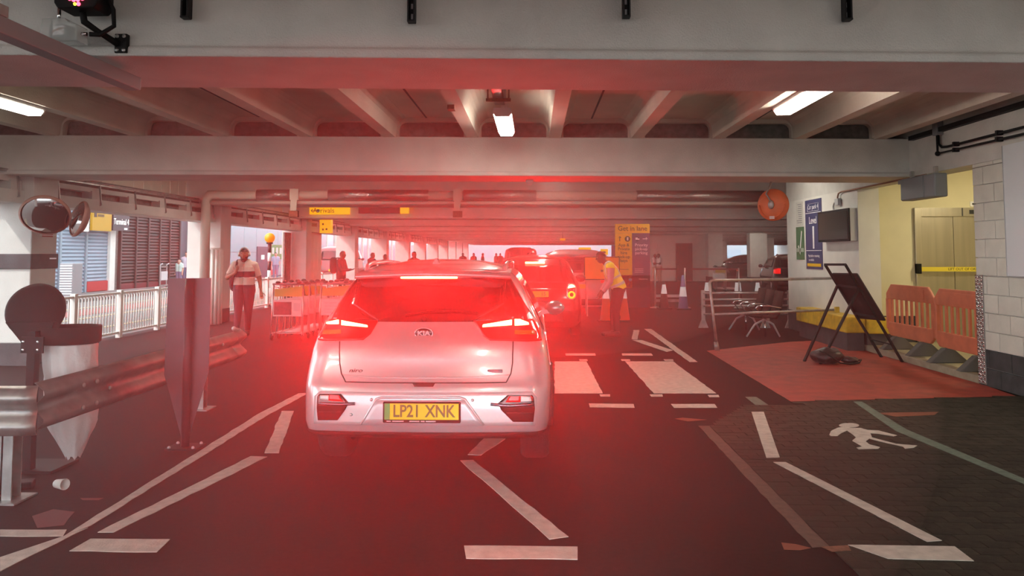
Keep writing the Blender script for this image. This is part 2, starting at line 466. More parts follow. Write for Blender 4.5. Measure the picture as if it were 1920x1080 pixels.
sp.location = (0, 11.65, 0)
for k in range(1, 8):
    s2 = dup(sp, (0, PY[k + 1] + .6, 0), label='slotted white edge beam over the next left opening' if k == 1 else 'slotted white edge beam receding over the far openings', group='far edge beams' if k > 1 else None)
dup(sp, (0, 4.85, 0), label='slotted white edge beam left of the camera')
# boarded infill in the third bay and dark door leaf
bw = thing('wall_left', 'boarded cream wall in the left opening with red notice', None, (0, 0, 0), kind='structure')
for i in range(5):
    MB().box(-7.7, -7.66, 25.25 + i * .46, 25.25 + i * .46 + .45, 0, 2.36).build('board', M_board, bw)
dl = MB().box(-7.9, -7.84, 24.0, 24.62, .0, 2.3).box(-7.84, -7.82, 24.08, 24.55, .1, 2.2).build('door_1', M_infill, kind='structure', bevel=.01)
tag(dl, 'dark door leaf at the far side of the second left opening')

# right wall ----------------------------------------------------------------
WX = 5.55
wr = MB().box(WX + .03, WX + .35, -6, 9.84, 0, BZ).build('wall_right', M_white, kind='structure', base=False)
tag(wr, 'white painted block wall on the right with a dark base')
M_block = mat('white_painted_block', (0.66, 0.65, 0.58), 0.7, var=0.06, scale=5, bump=0.25, bscale=110)
M_blockd = mat('dark_painted_block', (0.05, 0.05, 0.052), 0.7, var=0.35, scale=6, bump=0.25, bscale=110)
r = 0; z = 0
while z < BZ - .02:
    h = min(.222, BZ - z); y1 = 9.84 - (0.22 if r % 2 else 0)
    if r % 2: MB().box(WX, WX + .04, 9.62 + .004, 9.84, z + .003, z + h - .003).build('block', M_block if z > .42 else M_blockd, wr, bevel=.003, seg=1)
    y = y1
    while y > 7.0:
        MB().box(WX, WX + .04, max(y - .44 + .004, 7), y - .004, z + .003, z + h - .003).build('block', M_block if z > .42 else M_blockd, wr, bevel=.003, seg=1)
        y -= .44
    z += .225; r += 1
# lintel over the lobby, and core wall with the screen
MB().box(WX, WX + .35, -6, 17, BZ, SLAB).build('trim_1', M_conc, kind='structure', base=False)['label'] = 'white concrete lintel above the lift lobby opening'
core = MB().box(WX, WX + .36, 13.3, 17, 0, BZ).box(WX + .36, 9.9, 13.62, 17, 0, SLAB).build('wall_core', M_white, kind='structure', base=False)
tag(core, 'white wall of the lift core carrying posters and the screen')
MB().box(WX - .012, WX + .372, 13.288, 17.01, 0, .42).build('skirting', M_dark, core)
lw = MB().box(5.92, 9.9, 13.55, 13.63, .55, 3.2).build('wall_lobby', M_cream, kind='structure', base=False)
tag(lw, 'cream wall of the lift lobby')
MB().box(5.92, 6.62, 13.545, 13.62, .1, .55).build('skirting', M_dark, lw)
MB().box(9.8, 9.9, 9.5, 13.6, 0, 3.2).build('wall_lobby_end', M_cream, kind='structure', base=False)['label'] = 'cream end wall inside the lift lobby'
MB().box(5.85, 9.9, 9.5, 9.6, 0, 3.2).build('wall_lobby_near', M_cream, kind='structure', base=False)['label'] = 'cream near wall inside the lift lobby'
MB().box(WX + .3, 9.9, 9.4, 13.7, 3.2, 3.3).build('ceiling_lobby', M_white, kind='structure', base=False)['label'] = 'white ceiling of the lift lobby'
M_lob = mat('lobby_floor', (0.33, 0.28, 0.18), 0.5, var=0.12, scale=6)
lf = MB().box(WX + .12, 9.9, 9.6, 13.6, 0, .1).build('floor_lobby', M_lob, kind='structure', base=False)
lf['label'] = 'raised tan floor of the lift lobby'
MB().box(WX + .0, WX + .12, 9.86, 13.28, 0, .1).build('kerb', mat('kerb_concrete', (0.32, 0.28, 0.2), 0.7, var=.15), lf, bevel=.01)
# far end, right hand parking hall
bk = MB().box(6.2, 10.2, 46, 50, 0, SLAB).build('wall_back', M_white, kind='structure', base=False)
bk['label'] = 'white stair core with doors behind the queue rails'
for i, (x0, x1, m) in enumerate(((7.3, 8.35, M_lgrey), (8.45, 9.4, M_red))):
    d_ = MB().box(x0, x1, 45.93, 46, 0.02, 2.25).build('door_%d' % (i + 2), M_white if i == 0 else mat('maroon_door', (0.12, 0.05, 0.045), .6), kind='structure')
    d_['label'] = ['pale double door in the far stair core', 'maroon door in the far stair core'][i]
for k, (x, y, w) in enumerate(((10.55, 45, .85), (12.75, 44, .98), (8.6, 31.2, .5), (17.5, 58, .9), (22, 44, .9), (17.5, 72, .9), (10.6, 72, .9))):
    if k == 2: continue
    p = MB().box(x - w / 2, x + w / 2, y, y + .7, .3, BZ + .05).build('pillar', M_conc, kind='structure', bevel=.02)
    p['label'] = ['narrow white pillar left of the wide pillar in the parking hall', 'wide white pillar with dark base in the parking hall', '', 'white pillar deep in the parking hall', 'white pillar at the right edge of the hall', 'white pillar deep in the parking hall', 'white pillar deep in the parking hall'][k]
    if k in (3, 5, 6): p['group'] = 'deep hall pillars'
    b = MB().box(x - w / 2 - .01, x + w / 2 + .01, y - .01, y + .71, 0, .3).xf(Matrix.Translation(-p.location)); b.build('plinth', M_dark, p)
MB().box(33.8, 34, 17, 108, 0, SLAB).build('wall_far_right', M_white, kind='structure', base=False)['label'] = 'white wall closing the parking hall on the right'
MB().box(8, 34, 107.6, 108, 0, 1.0).build('wall_end', M_white, kind='structure', base=False)['label'] = 'low white parapet at the far end of the hall'
MB().box(9.9, 34, 16.6, 17, 0, SLAB).build('wall_near_hall', M_white, kind='structure', base=False)['label'] = 'white near wall of the parking hall'

# outside: forecourt road and buildings --------------------------------------
M_road = mat('sunlit_road', (0.085, 0.08, 0.075), 0.8, var=0.15, scale=4)
gr = MB().box(-90, -8.3, -30, 200, -.3, -.02).build('ground_outside', M_road, kind='structure', base=False)
gr['label'] = 'sunlit forecourt road outside the left openings'
MB().box(-8.3, 90, 112, 220, -.3, -.02).build('ground_far', M_road, kind='structure', base=False)['label'] = 'sunlit ground beyond the far end'
MB().box(-40, 34, -40, -6, -.3, -.0).build('ground_behind', M_road, kind='structure', base=False)['label'] = 'sunlit ground behind the camera'
M_ylw = mat('faded_yellow_line', (0.3, 0.24, 0.12), .8, var=.15, scale=10)
M_rds = mat('faded_red_surface', (0.17, 0.05, 0.04), .8, var=.2, scale=5)
MB().box(-13.2, -12.0, 10, 60, -.02, -.012).build('red_lane', M_rds, gr)
for x in (-11.4, -13.6, -9.6): MB().box(x - .07, x + .07, 10, 60, -.02, -.01).build('lane_line', M_ylw, gr)
MB().box(-17.9, -15.4, 10, 70, -.02, .08).build('pavement', mat('pavement', (0.15, 0.14, 0.13), .8, var=.1), gr)
# ================================================================== CARS
M_silver = mat('silver_car_paint', (0.62, 0.62, 0.63), 0.28, metal=0.55, coat=1.0)
M_glass = mat('dark_car_glass', (0.010, 0.008, 0.009), 0.06, spec=0.6)
M_gloss = mat('gloss_black', (0.015, 0.012, 0.012), 0.12, coat=0.6)
M_tyre = mat('tyre_rubber', (0.018, 0.017, 0.017), 0.85, var=0.2, scale=40, bump=0.3, bscale=90)
M_trim = mat('black_car_trim', (0.03, 0.03, 0.03), 0.6, bump=.1, bscale=200)
M_seam = mat('panel_gap', (0.03, 0.03, 0.03), 0.8)
M_lens = mat('red_lamp_lens', (0.45, 0.006, 0.006), 0.12, coat=0.8, emit=(1.0, 0.004, 0.003), estr=0.75)
M_brake = mat('lit_brake_lamp', (0.8, 0.1, 0.05), 0.3, emit=(1.0, 0.025, 0.010), estr=BRAKE)
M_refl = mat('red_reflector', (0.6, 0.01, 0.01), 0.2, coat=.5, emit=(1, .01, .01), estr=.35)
M_rev = mat('clear_lamp', (0.75, 0.72, 0.7), 0.2, coat=.5)
M_plate = mat('number_plate_yellow', (0.86, 0.66, 0.0), 0.4)
M_pgreen = mat('plate_green', (0.02, 0.40, 0.10), 0.4)
M_ptext = mat('plate_letter', (0.16, 0.12, 0.03), 0.5)
M_rim = mat('alloy_wheel', (0.45, 0.45, 0.46), 0.35, metal=.8)
M_amber = mat('amber_lens', (0.7, 0.2, 0.01), .2)

def brake_beam(parent, loc, k=1.0):
    """the rearward beam a brake lamp throws"""
    l_ = bpy.data.lights.new('brake_beam', 'SPOT'); l_.energy = BEAM * k; l_.color = (1.0, 0.012, 0.012); l_.spot_size = math.radians(86); l_.spot_blend = 1.0; l_.shadow_soft_size = .05
    o = bpy.data.objects.new('brake_beam', l_); COL.objects.link(o); o.parent = parent; o.location = loc
    o.rotation_euler = (math.radians(90), 0, math.pi)
    return o
class CarShape:
    """a body made of level outlines: rows (z, half width, rear y, front y, rear corner, front corner, bow)"""
    def __init__(s, rows): s.rows = rows
    def rear(s, x, z):
        w, r, f, c, cf, bow = interp(s.rows, z); ax = abs(x)
        k = w - c; y = r + bow * (min(ax, k) / w) ** 2
        if ax > k:
            t = min(1, (ax - k) / c); y += c * 1.15 * (1 - math.sqrt(max(0, 1 - t * t)))
        return y
    def front(s, x, z):
        w, r, f, c, cf, bow = interp(s.rows, z); ax = abs(x)
        k = w - cf; y = f - .16 * (min(ax, k) / w) ** 2
        if ax > k:
            t = min(1, (ax - k) / cf); y -= cf * 1.3 * (1 - math.sqrt(max(0, 1 - t * t)))
        return y
    def side(s, y, z): return interp(s.rows, z)[0]
    def outline(s, z):
        w, r, f, c, cf, bow = interp(s.rows, z); pts = []
        xs = [(w - c) * i / 8 for i in range(9)] + [w - c + c * math.sin(PI / 2 * i / 8) for i in range(1, 9)]
        q = [(x, s.rear(x, z)) for x in xs]
        xf = [(w - cf) * i / 6 for i in range(7)] + [w - cf + cf * math.sin(PI / 2 * i / 6) for i in range(1, 7)]
        g = [(x, s.front(x, z)) for x in xf]
        ya, yb = q[-1][1], g[-1][1]
        mid = [(w, lerp(ya, yb, i / 12)) for i in range(1, 12)]
        half = q + mid + g[::-1]
        return [Vector((x, y, z)) for x, y in half] + [Vector((-x, y, z)) for x, y in half[::-1][1:-1]]
    def body(s, zs):
        b = MB(); rows = [s.outline(z) for z in zs]
        b.grid(rows, True, True)
        n = len(rows[0]); o = 0
        b.f.append([k for k in range(n)][::-1]); b.sm.append(False)
        # crowned top cap: shrink rings
        top = rows[-1]; c = sum(top, Vector()) / n; prev = len(b.v) - n
        for sft, dz in ((.85, .012), (.6, .022), (.3, .028)):
            st = len(b.v); b.v += [c + (p - c) * sft + Vector((0, 0, dz)) for p in top]
            for k in range(n):
                k2 = (k + 1) % n; b.f.append([prev + k, prev + k2, st + k2, st + k]); b.sm.append(True)
            prev = st
        b.f.append([prev + k for k in range(n)]); b.sm.append(True)
        return b
    def patch(s, left, right, off=.004, back=.02, n=10, nr=10, where='rear', z0=None, z1=None):
        """panel following the surface: left/right are (a,z) edge lists from bottom to top"""
        L_ = [(z, a) for a, z in left]; R_ = [(z, a) for a, z in right]
        za = L_[0][0] if z0 is None else z0; zb = L_[-1][0] if z1 is None else z1
        za2, zb2 = R_[0][0], R_[-1][0]
        sgn = {'rear': -1, 'front': 1, 'left': -1, 'right': 1}[where]
        def pt(a, z, o):
            if where == 'rear': return Vector((a, s.rear(a, z) - o, z))
            if where == 'front': return Vector((a, s.front(a, z) + o, z))
            return Vector((sgn * (s.side(a, z) + o), a, z))
        A = []; B = []
        zs = sorted(set([lerp(za, zb, i / nr) for i in range(nr + 1)] + [z for z, _ in L_] + [z for z, _ in R_]))
        zs = [z for z in zs if za - 1e-6 <= z <= zb + 1e-6]
        for z in zs:
            t = (z - za) / (zb - za)
            zl = z; zr = lerp(za2, zb2, t) if abs(za2 - za) + abs(zb2 - zb) > 1e-4 else z
            a0 = interp(L_, zl)[0]; a1 = interp(R_, zr)[0]
            A.append([pt(lerp(a0, a1, i / n), lerp(zl, zr, i / n), off) for i in range(n + 1)])
            B.append([pt(lerp(a0, a1, i / n), lerp(zl, zr, i / n), -back) for i in range(n + 1)])
        m = MB(); m.grid(A); m.grid(B)
        na = len(A) * (n + 1); R0 = len(A)
        ring = [(0, i) for i in range(n + 1)] + [(j, n) for j in range(1, R0)] + [(R0 - 1, i) for i in range(n - 1, -1, -1)] + [(j, 0) for j in range(R0 - 2, 0, -1)]
        idx = [j * (n + 1) + i for j, i in ring]
        for k in range(len(idx)):
            k2 = (k + 1) % len(idx); m.f.append([idx[k], idx[k2], na + idx[k2], na + idx[k]]); m.sm.append(False)
        return m
    def strip(s, pts, w=.006, off=.002, where='rear'):
        """thin line following the surface"""
        q = []
        for i in range(len(pts) - 1):
            k = max(1, int(math.dist(pts[i], pts[i + 1]) / .05))
            q += [(lerp(pts[i][0], pts[i + 1][0], j / k), lerp(pts[i][1], pts[i + 1][1], j / k)) for j in range(k)]
        q.append(pts[-1])
        sg = 1 if where == 'right' else -1
        P = [Vector((a, s.rear(a, z) - off, z)) if where == 'rear' else Vector((sg * (s.side(a, z) + off), a, z)) for a, z in q]
        return MB().tube(P, w, 6)

def wheel(name, parent, x, y, r, w, side):
    sg = 1 if side > 0 else -1
    t = MB().lathe([(r * .62, -w / 2), (r * .9, -w / 2), (r * .98, -w / 2 + .025), (r, -w / 4), (r, w / 4), (r * .98, w / 2 - .025), (r * .9, w / 2), (r * .62, w / 2)], (x, y, r), 'x', 28)
    for k in (-.06, -.02, .02, .06):
        t.lathe([(r * 1.004, k - .004), (r * 1.004, k + .004)], (x, y, r), 'x', 28)
    ty = t.build('wheel', M_tyre, parent)
    ri = MB().lathe([(0.001, sg * w * .35), (r * .16, sg * w * .38), (r * .18, sg * w * .3)], (x, y, r), 'x', 16)
    for k in range(5):
        a = 2 * PI * k / 5 + .3; c, s_ = math.cos(a), math.sin(a)
        ri.bar((x + sg * w * .34, y + c * .04, r + s_ * .04), (x + sg * w * .38, y + c * r * .6, r + s_ * r * .6), .05, .03, (1, 0, 0))
    ri.lathe([(r * .58, sg * w * .2), (r * .64, sg * w * .47), (r * .66, sg * w * .47)], (x, y, r), 'x', 24)
    ri.build('rim', M_rim, ty)
    return ty

# ---- the silver hatchback crossover right in front -------------------------
KX, KY = -0.78, 5.45
kia = thing('car', 'silver crossover with lit brake lamps and yellow plate directly ahead', 'car', (KX, KY, 0))
KS = CarShape([
    (0.30, .83, .13, 4.20, .12, .35, .05), (0.345, .870, .04, 4.32, .14, .40, .05), (0.42, .888, .005, 4.36, .16, .42, .06),
    (0.55, .895, .0, 4.37, .17, .45, .07), (0.66, .902, .012, 4.36, .18, .50, .08), (0.72, .902, .045, 4.33, .18, .52, .08),
    (0.80, .898, .075, 4.28, .19, .55, .08), (0.92, .880, .10, 4.15, .20, .60, .09), (1.00, .862, .13, 3.72, .21, .60, .10),
    (1.06, .835, .18, 3.45, .22, .55, .10), (1.15, .795, .245, 3.25, .22, .50, .10), (1.30, .722, .36, 2.95, .20, .45, .10),
    (1.40, .665, .43, 2.75, .18, .40, .10), (1.45, .625, .44, 2.62, .18, .35, .11), (1.485, .585, .43, 2.50, .18, .35, .12), (1.52, .51, .60, 2.30, .2, .35, .12), (1.545, .38, .90, 2.0, .2, .3, .1)])
kz = [.30, .32, .345, .38, .42, .48, .55, .6, .66, .69, .72, .76, .8, .86, .92, .96, 1.0, 1.03, 1.06, 1.1, 1.15, 1.2, 1.25, 1.3, 1.35, 1.4, 1.43, 1.45, 1.47, 1.485, 1.505, 1.52, 1.535, 1.545]
kb = KS.body(kz).build('body', M_silver, kia)
def K(px, py):
    """photo pixel on the rear of the car to its (x, z)"""
    x, z = 0, .8
    for _ in range(12):
        p = onY(px, py, KY + KS.rear(x, z)); x, z = p.x - KX, p.z
    return (x, z)
def KL(pix): return [K(*p) for p in pix]
# lower valance, dark
MB().grid([[Vector((x * 1.003 if abs(x) > .5 else x, y - .004 if y < 2 else y + .004, z)) for x, y, z in KS.outline(zz)] for zz in (.30, .32, .345, .365)], True, True).build('lower_cladding', M_trim, kia)
# rear window with the gloss surround running into the lamps
win = KS.patch(KL([(710, 603), (660, 570), (672, 521), (700, 510)]), KL([(887, 603), (945, 570), (950, 520), (935, 510)]), .005, .01, 24, 16).build('rear_window', M_glass, kia)
KS.patch(KL([(610, 602), (640, 560), (668, 521)]), KL([(712, 603), (663, 570), (675, 521)]), .004, .01, 6, 10).build('gloss_surround', M_gloss, kia)
KS.patch(KL([(884, 603), (942, 570), (948, 520)]), KL([(1012, 607), (985, 570), (957, 520)]), .004, .01, 6, 10).build('gloss_surround', M_gloss, kia)
KS.strip([K(760, 590), K(800, 584), K(860, 583), K(896, 586)], .006, .02).cyl((K(796, 597)[0], KS.rear(0, K(796, 597)[1]) - .03, K(796, 597)[1]), (K(796, 597)[0], KS.rear(0, K(796, 597)[1]) + .01, K(796, 597)[1]), .018, 10).build('wiper', M_black, win)
# tail lamps
def lampset(sgn):
    mir = (lambda pts: pts) if sgn < 0 else (lambda pts: pts)
    if sgn < 0:
        red = KS.patch(KL([(597, 637), (596, 629), (612, 600), (622, 597)]), KL([(682, 637), (695, 627), (708, 605), (709, 601)]), .012, .02, 14, 10)
        seg = [([(612, 606), (614, 603), (634, 599)], [(636, 607), (636, 603), (636, 599)]), ([(641, 609), (641, 604), (641, 600)], [(690, 613), (690, 610), (689, 609)])]
        am = ([(604, 626), (608, 618)], [(640, 625), (640, 617)])
    else:
        red = KS.patch(KL([(919, 638), (906, 630), (890, 605), (888, 601)]), KL([(1016, 638), (1014, 616), (1003, 600), (998, 597)]), .012, .02, 14, 10)
        seg = [([(905, 613), (905, 610), (906, 608)], [(960, 609), (960, 603), (960, 599)]), ([(965, 610), (965, 605), (965, 598)], [(992, 608), (991, 604), (975, 598)])]
        am = ([(965, 626), (965, 618)], [(1004, 626), (1002, 618)])
    lo = red.build('tail_lamp', M_lens, kia)
    for l_, r_ in seg: KS.patch(KL(l_), KL(r_), .017, .005, 6, 3).build('brake_light', M_brake, lo)
    KS.patch(KL(am[0]), KL(am[1]), .015, .005, 4, 3).build('indicator', M_amber, lo)
lampset(-1); lampset(1)
for px in (645, 950):
    x_, z_ = K(px, 606); brake_beam(kia, (x_, KS.rear(x_, z_) - .06, z_))
KS.patch(KL([(752, 522), (752, 516.5)]), KL([(858, 522), (858, 516.5)]), .022, .01, 14, 2).build('high_brake_light', M_brake, kia)
x_, z_ = K(805, 519); brake_beam(kia, (x_, KS.rear(x_, z_) - .10, z_), .7)
# spoiler
spz = K(805, 507)[1]
sl = MB(); rowsA = []
for i in range(25):
    x = -.60 + 1.2 * i / 24; yb = KS.rear(x, 1.40)
    d_ = .02 * (x / .6) ** 2
    rowsA.append([Vector((x, yb + .30, 1.520 - d_)), Vector((x, yb + .05, 1.500 - d_)), Vector((x, yb - .055, 1.472 - d_)), Vector((x, yb - .06, 1.458 - d_)), Vector((x, yb - .02, 1.447 - d_)), Vector((x, yb + .1, 1.43 - d_))])
sl.grid(rowsA).build('roof_spoiler', M_silver, kia)
# tailgate outline
KS.strip(KL([(637, 640), (637, 680), (640, 700), (648, 716), (700, 717.5), (800, 718), (890, 718), (949, 717), (958, 700), (961, 680), (962, 640)]), .0045, .0).build('tailgate_gap', M_seam, kia)
KS.patch(KL([(777, 725), (773, 718)]), KL([(812, 725), (816, 718)]), .004, .01, 6, 3).build('tailgate_handle', M_trim, kia)
KS.strip(KL([(640, 703), (700, 708), (800, 709), (890, 708), (957, 703)]), .006, -.003).build('tailgate_crease', M_silver, kia)
# bumper insert, plate recess, side pods
ins = KS.patch(KL([(589, 794), (590, 742), (600, 733)]), KL([(1004, 797), (1007, 745), (998, 734)]), .010, .02, 40, 8).build('bumper_insert', mat('satin_silver_trim', (0.70, 0.72, 0.74), .35, metal=.4, coat=.5), kia)
KS.patch(KL([(678, 795), (706, 749)]), KL([(907, 797), (872, 749)]), .018, .01, 20, 4).build('plate_surround', mat('pale_silver', (0.60, 0.62, 0.65), .4, metal=.4), ins)
KS.strip(KL([(678, 795), (706, 748), (715, 745), (862, 745), (872, 748), (907, 797)]), .009, .012).build('surround_edge', M_silver, ins)
def pod(pts_l, pts_r, sg):
    p = KS.patch(KL(pts_l), KL(pts_r), .016, .01, 10, 8).build('bumper_pod', M_gloss, kia)
    return p
pl_ = pod([(597, 787), (595, 765), (596, 742), (600, 738)], [(634, 787), (648, 768), (655, 755), (640, 738)], -1)
pr_ = pod([(962, 790), (940, 768), (934, 755), (952, 740)], [(1000, 790), (1003, 765), (1001, 745), (998, 740)], 1)
KS.patch(KL([(617, 750), (619, 739)]), KL([(645, 752), (637, 740)]), .021, .005, 6, 3).build('reflector', M_refl, pl_)
KS.patch(KL([(601, 747), (602, 740)]), KL([(617, 749), (618, 740)]), .021, .005, 4, 3).build('reversing_lamp', M_rev, pl_)
KS.patch(KL([(948, 753), (955, 742)]), KL([(976, 753), (976, 742)]), .021, .005, 6, 3).build('reflector', M_refl, pr_)
KS.patch(KL([(977, 752), (977, 742)]), KL([(997, 751), (995, 743)]), .021, .005, 4, 3).build('reversing_lamp', M_rev, pr_)
KS.strip(KL([(600, 756), (640, 757), (667, 756)]), .011, .02).build('pod_blade', mat('dark_chrome', (.25, .23, .27), .25, metal=.9), pl_)
KS.strip(KL([(1000, 757), (955, 760), (920, 757)]), .011, .02).build('pod_blade', MATS['dark_chrome'], pr_)
KS.strip(KL([(599, 771), (640, 771)]), .004, .02).build('pod_rib', M_trim, pl_)
KS.strip(KL([(950, 773), (1000, 773)]), .004, .02).build('pod_rib', M_trim, pr_)
for px, py in ((697, 749), (886, 750), (659, 777)):
    x, z = K(px, py); y_ = KS.rear(x, z)
    MB().lathe([(.001, -.018), (.010, -.018), (.012, -.010), (.012, 0)], (x, y_, z), 'y', 12).build('parking_sensor', M_silver, ins)
# plate
c0 = K(721, 790); c1 = K(863, 753); cx, cz = (c0[0] + c1[0]) / 2, (c0[1] + c1[1]) / 2; hw, hh = .272, .072
py_ = KS.rear(cx, cz) - .018
pp = MB().box(cx - hw, cx + hw, py_ - .014, py_ + .01, cz - hh, cz + hh).build('number_plate', M_black, kia, bevel=.006)
MB().box(cx - .26, cx + .26, py_ - .018, py_ - .012, cz - .048, cz + .063).build('plate_face', M_plate, pp)
MB().box(cx - .26, cx - .222, py_ - .0195, py_ - .013, cz - .048, cz + .063).build('green_flash', M_pgreen, pp)
text('plate_text', 'LP21', .118, frame((cx - .105, py_ - .0185, cz + .007), (1, 0, 0), (0, 0, 1), (0, -1, 0)), M_ptext, pp, sx=.82, bold=.0022)
text('plate_text', 'XNK', .118, frame((cx + .130, py_ - .0185, cz + .007), (1, 0, 0), (0, 0, 1), (0, -1, 0)), M_ptext, pp, sx=.82, bold=.0022)
for xa, xb in ((-.245, -.215), (-.205, -.125), (-.085, -.015), (-.005, .022), (.030, .10)):
    MB().box(cx + xa, cx + xb, py_ - .0155, py_ - .012, cz - .064, cz - .056).build('strip_print', M_lgrey, pp)
# badges
ex, ez = K(795, 625); ey = KS.rear(ex, ez)
em = MB().lathe([(.001, -.012), (.056, -.012), (.060, -.010), (.062, 0)], (0, 0, 0), 'y', 28).xf(Matrix.Translation((ex, ey, ez)) @ Matrix.Diagonal((1.15, 1, .68, 1))).build('badge', M_gloss, kia)
MB().tube([(ex + .066 * math.cos(2 * PI * i / 24), ey - .010, ez + .039 * math.sin(2 * PI * i / 24)) for i in range(25)], .0045, 6, False).build('badge_ring', M_chrome, em)
text('badge_text', 'KIA', .046, frame((ex, ey - .014, ez), (1, 0, 0), (0, 0, 1), (0, -1, 0)), M_chrome, em, sx=1.3, bold=.0015, depth=.002)
tx, tz = K(667, 694.5)
text('model_badge', 'niro', .040, frame((tx, KS.rear(tx, tz) - .006, tz), (1, 0, 0), (0, 0, 1), (0, -1, 0)), M_trim, kia, sx=1.5, shear=.25, depth=.002)
bx_, bz_ = K(928, 696)
MB().box(bx_ - .055, bx_ + .055, KS.rear(bx_, bz_) - .006, KS.rear(bx_, bz_) + .01, bz_ - .011, bz_ + .011).build('side_badge', MATS['dark_chrome'], kia, bevel=.004)
# fin antenna, roof rails
ax_, az_ = -.02, 1.50
MB().add([(ax_ - .045, .80, az_), (ax_ + .045, .80, az_), (ax_ + .045, 1.02, az_ + .03), (ax_ - .045, 1.02, az_ + .03), (ax_ - .008, .82, az_ + .085), (ax_ + .008, .82, az_ + .085), (ax_ + .006, .90, az_ + .085), (ax_ - .006, .90, az_ + .085)],
         [(0, 1, 5, 4), (1, 2, 6, 5), (2, 3, 7, 6), (3, 0, 4, 7), (4, 5, 6, 7), (0, 3, 2, 1)]).build('roof_antenna', M_silver, kia, bevel=.006)
for sg in (-1, 1):
    MB().tube([(sg * .545, .62, 1.475), (sg * .552, .70, 1.525), (sg * .56, .9, 1.545), (sg * .575, 1.6, 1.55), (sg * .565, 2.2, 1.53), (sg * .56, 2.35, 1.48)], .018, 8).build('roof_rail', M_silver, kia)
# side glass, mirrors, wheels, arches
for sg, w_ in ((-1, 'left'), (1, 'right')):
    KS.patch([(1.25 - .35, 1.0), (1.0, 1.36)], [(3.15, 1.0), (2.35, 1.36)], .004, .01, 12, 8, w_).build('side_window', M_glass, kia)
    KS.strip([(.75, .985), (1.5, .985), (2.4, .98), (3.2, .97)], .012, .002, w_).build('window_trim', M_chrome, kia)
    KS.strip([(.35, .80), (1.5, .83), (3.9, .80)], .008, .0, w_).build('shoulder_crease', M_silver, kia)
    mx = sg * 1.0
    MB().sphere((mx, 2.75, 1.05), (.105, .075, .075), 14, 10).bar((sg * .84, 2.72, 1.0), (sg * .95, 2.75, 1.02), .06, .04).build('wing_mirror', M_silver, kia)
    for yy in (.82, 3.52):
        wheel('wheel', kia, sg * .785, yy, .335, .225, sg)
        arc = [(yy + .40 * math.cos(PI * i / 12), .335 + .40 * math.sin(PI * i / 12)) for i in range(13)]
        MB().tube([(sg * .895, a, max(b, .28)) for a, b in arc], .035, 8).build('wheel_arch', M_trim, kia)
KS.patch([(-.70, .93), (-.60, 1.30), (-.5, 1.44)], [(.70, .93), (.60, 1.30), (.5, 1.44)], .004, .01, 12, 8, 'front').build('windscreen', M_glass, kia)
for sg in (-1, 1):   # undertray flaps under the tail
    MB().prism([(sg * .62, .31), (sg * .2, .31), (sg * .32, .25), (sg * .62, .235)], lambda a, b, t: Vector((a, t, b)), .55, .56).build('underbody_flap', M_grey, kia)

# ---- dark small hatchback ahead in the queue --------------------------------
M_dkpaint = mat('dark_red_black_paint', (0.05, 0.010, 0.012), 0.22, coat=1.0)
mini = thing('car', 'dark hatchback with round lit tail lamp beside the steward', 'car', (0.02, 14.7, 0))
MS = CarShape([(0.2, .80, .12, 3.95, .2, .35, .08), (0.32, .88, .03, 4.05, .25, .4, .08), (0.5, .91, 0, 4.1, .26, .45, .09), (0.7, .905, .02, 4.05, .26, .5, .09),
               (0.95, .88, .07, 3.9, .26, .55, .09), (1.05, .85, .12, 3.3, .25, .5, .09), (1.3, .74, .26, 2.8, .24, .45, .09), (1.45, .66, .36, 2.55, .24, .4, .09), (1.52, .58, .42, 2.4, .24, .35, .1), (1.57, .4, .7, 2.0, .2, .3, .1)])
MS.body([.2, .26, .32, .4, .5, .6, .7, .82, .95, 1.0, 1.05, 1.12, 1.2, 1.3, 1.38, 1.45, 1.49, 1.52, 1.55, 1.57]).build('body', M_dkpaint, mini)
MS.patch([(-.66, 1.06), (-.58, 1.40)], [(.66, 1.06), (.58, 1.40)], .005, .01, 14, 8).build('rear_window', M_glass, mini)
MS.patch([(-.19, 1.43), (-.19, 1.465)], [(.19, 1.43), (.19, 1.465)], .03, .03, 8, 2).build('high_brake_light', M_brake, mini)
for sg in (-1, 1):
    cx_ = sg * .70; b = MB()
    q = []
    for i in range(24):
        a = 2 * PI * i / 24; q.append((cx_ + .085 * math.cos(a), .90 + (.06 if math.sin(a) > 0 else -.06) + .085 * math.sin(a)))
    def P_(x, z, o): return Vector((x, MS.rear(x, z) - o, z))
    ring = MB().tube([P_(x, z, .02) for x, z in q + q[:1]], .016, 6, False).build('lamp_bezel', M_chrome, mini)
    up_ = MB(); up_.prism([(x, z) for x, z in q if z > .89] , lambda a, z, t: P_(a, z, t), .0, .022); up_.build('brake_light', M_brake, ring)
    MB().tube([P_(cx_ + .055 * math.cos(2 * PI * i / 16), .84 + .055 * math.sin(2 * PI * i / 16), .025) for i in range(17)], .017, 6, False).build('ring_light', mat('amber_ring_lit', (.8, .3, .02), .3, emit=(1, .32, .01), estr=2.2), ring)
    MS.patch([(.9, 1.02), (1.0, 1.38)], [(3.0, 1.02), (2.3, 1.38)], .004, .01, 10, 6, 'left' if sg < 0 else 'right').build('side_window', M_glass, mini)
    MB().sphere((sg * 1.02, 2.6, 1.08), (.12, .07, .085), 12, 8).bar((sg * .84, 2.55, 1.02), (sg * .98, 2.6, 1.05), .06, .04).build('wing_mirror', M_dkpaint, mini)
    for yy in (.75, 3.3): wheel('wheel', mini, sg * .79, yy, .32, .21, sg)
np_ = MB().box(-.26, .26, -.03, .02, .80, .91).build('number_plate', M_plate, mini)
text('plate_text', '15', .10, frame((.16, -.032, .855), (1, 0, 0), (0, 0, 1), (0, -1, 0)), M_ptext, np_, bold=.001)
MS.strip([(-.5, .72), (.5, .72)], .006).build('tailgate_gap', M_seam, mini)
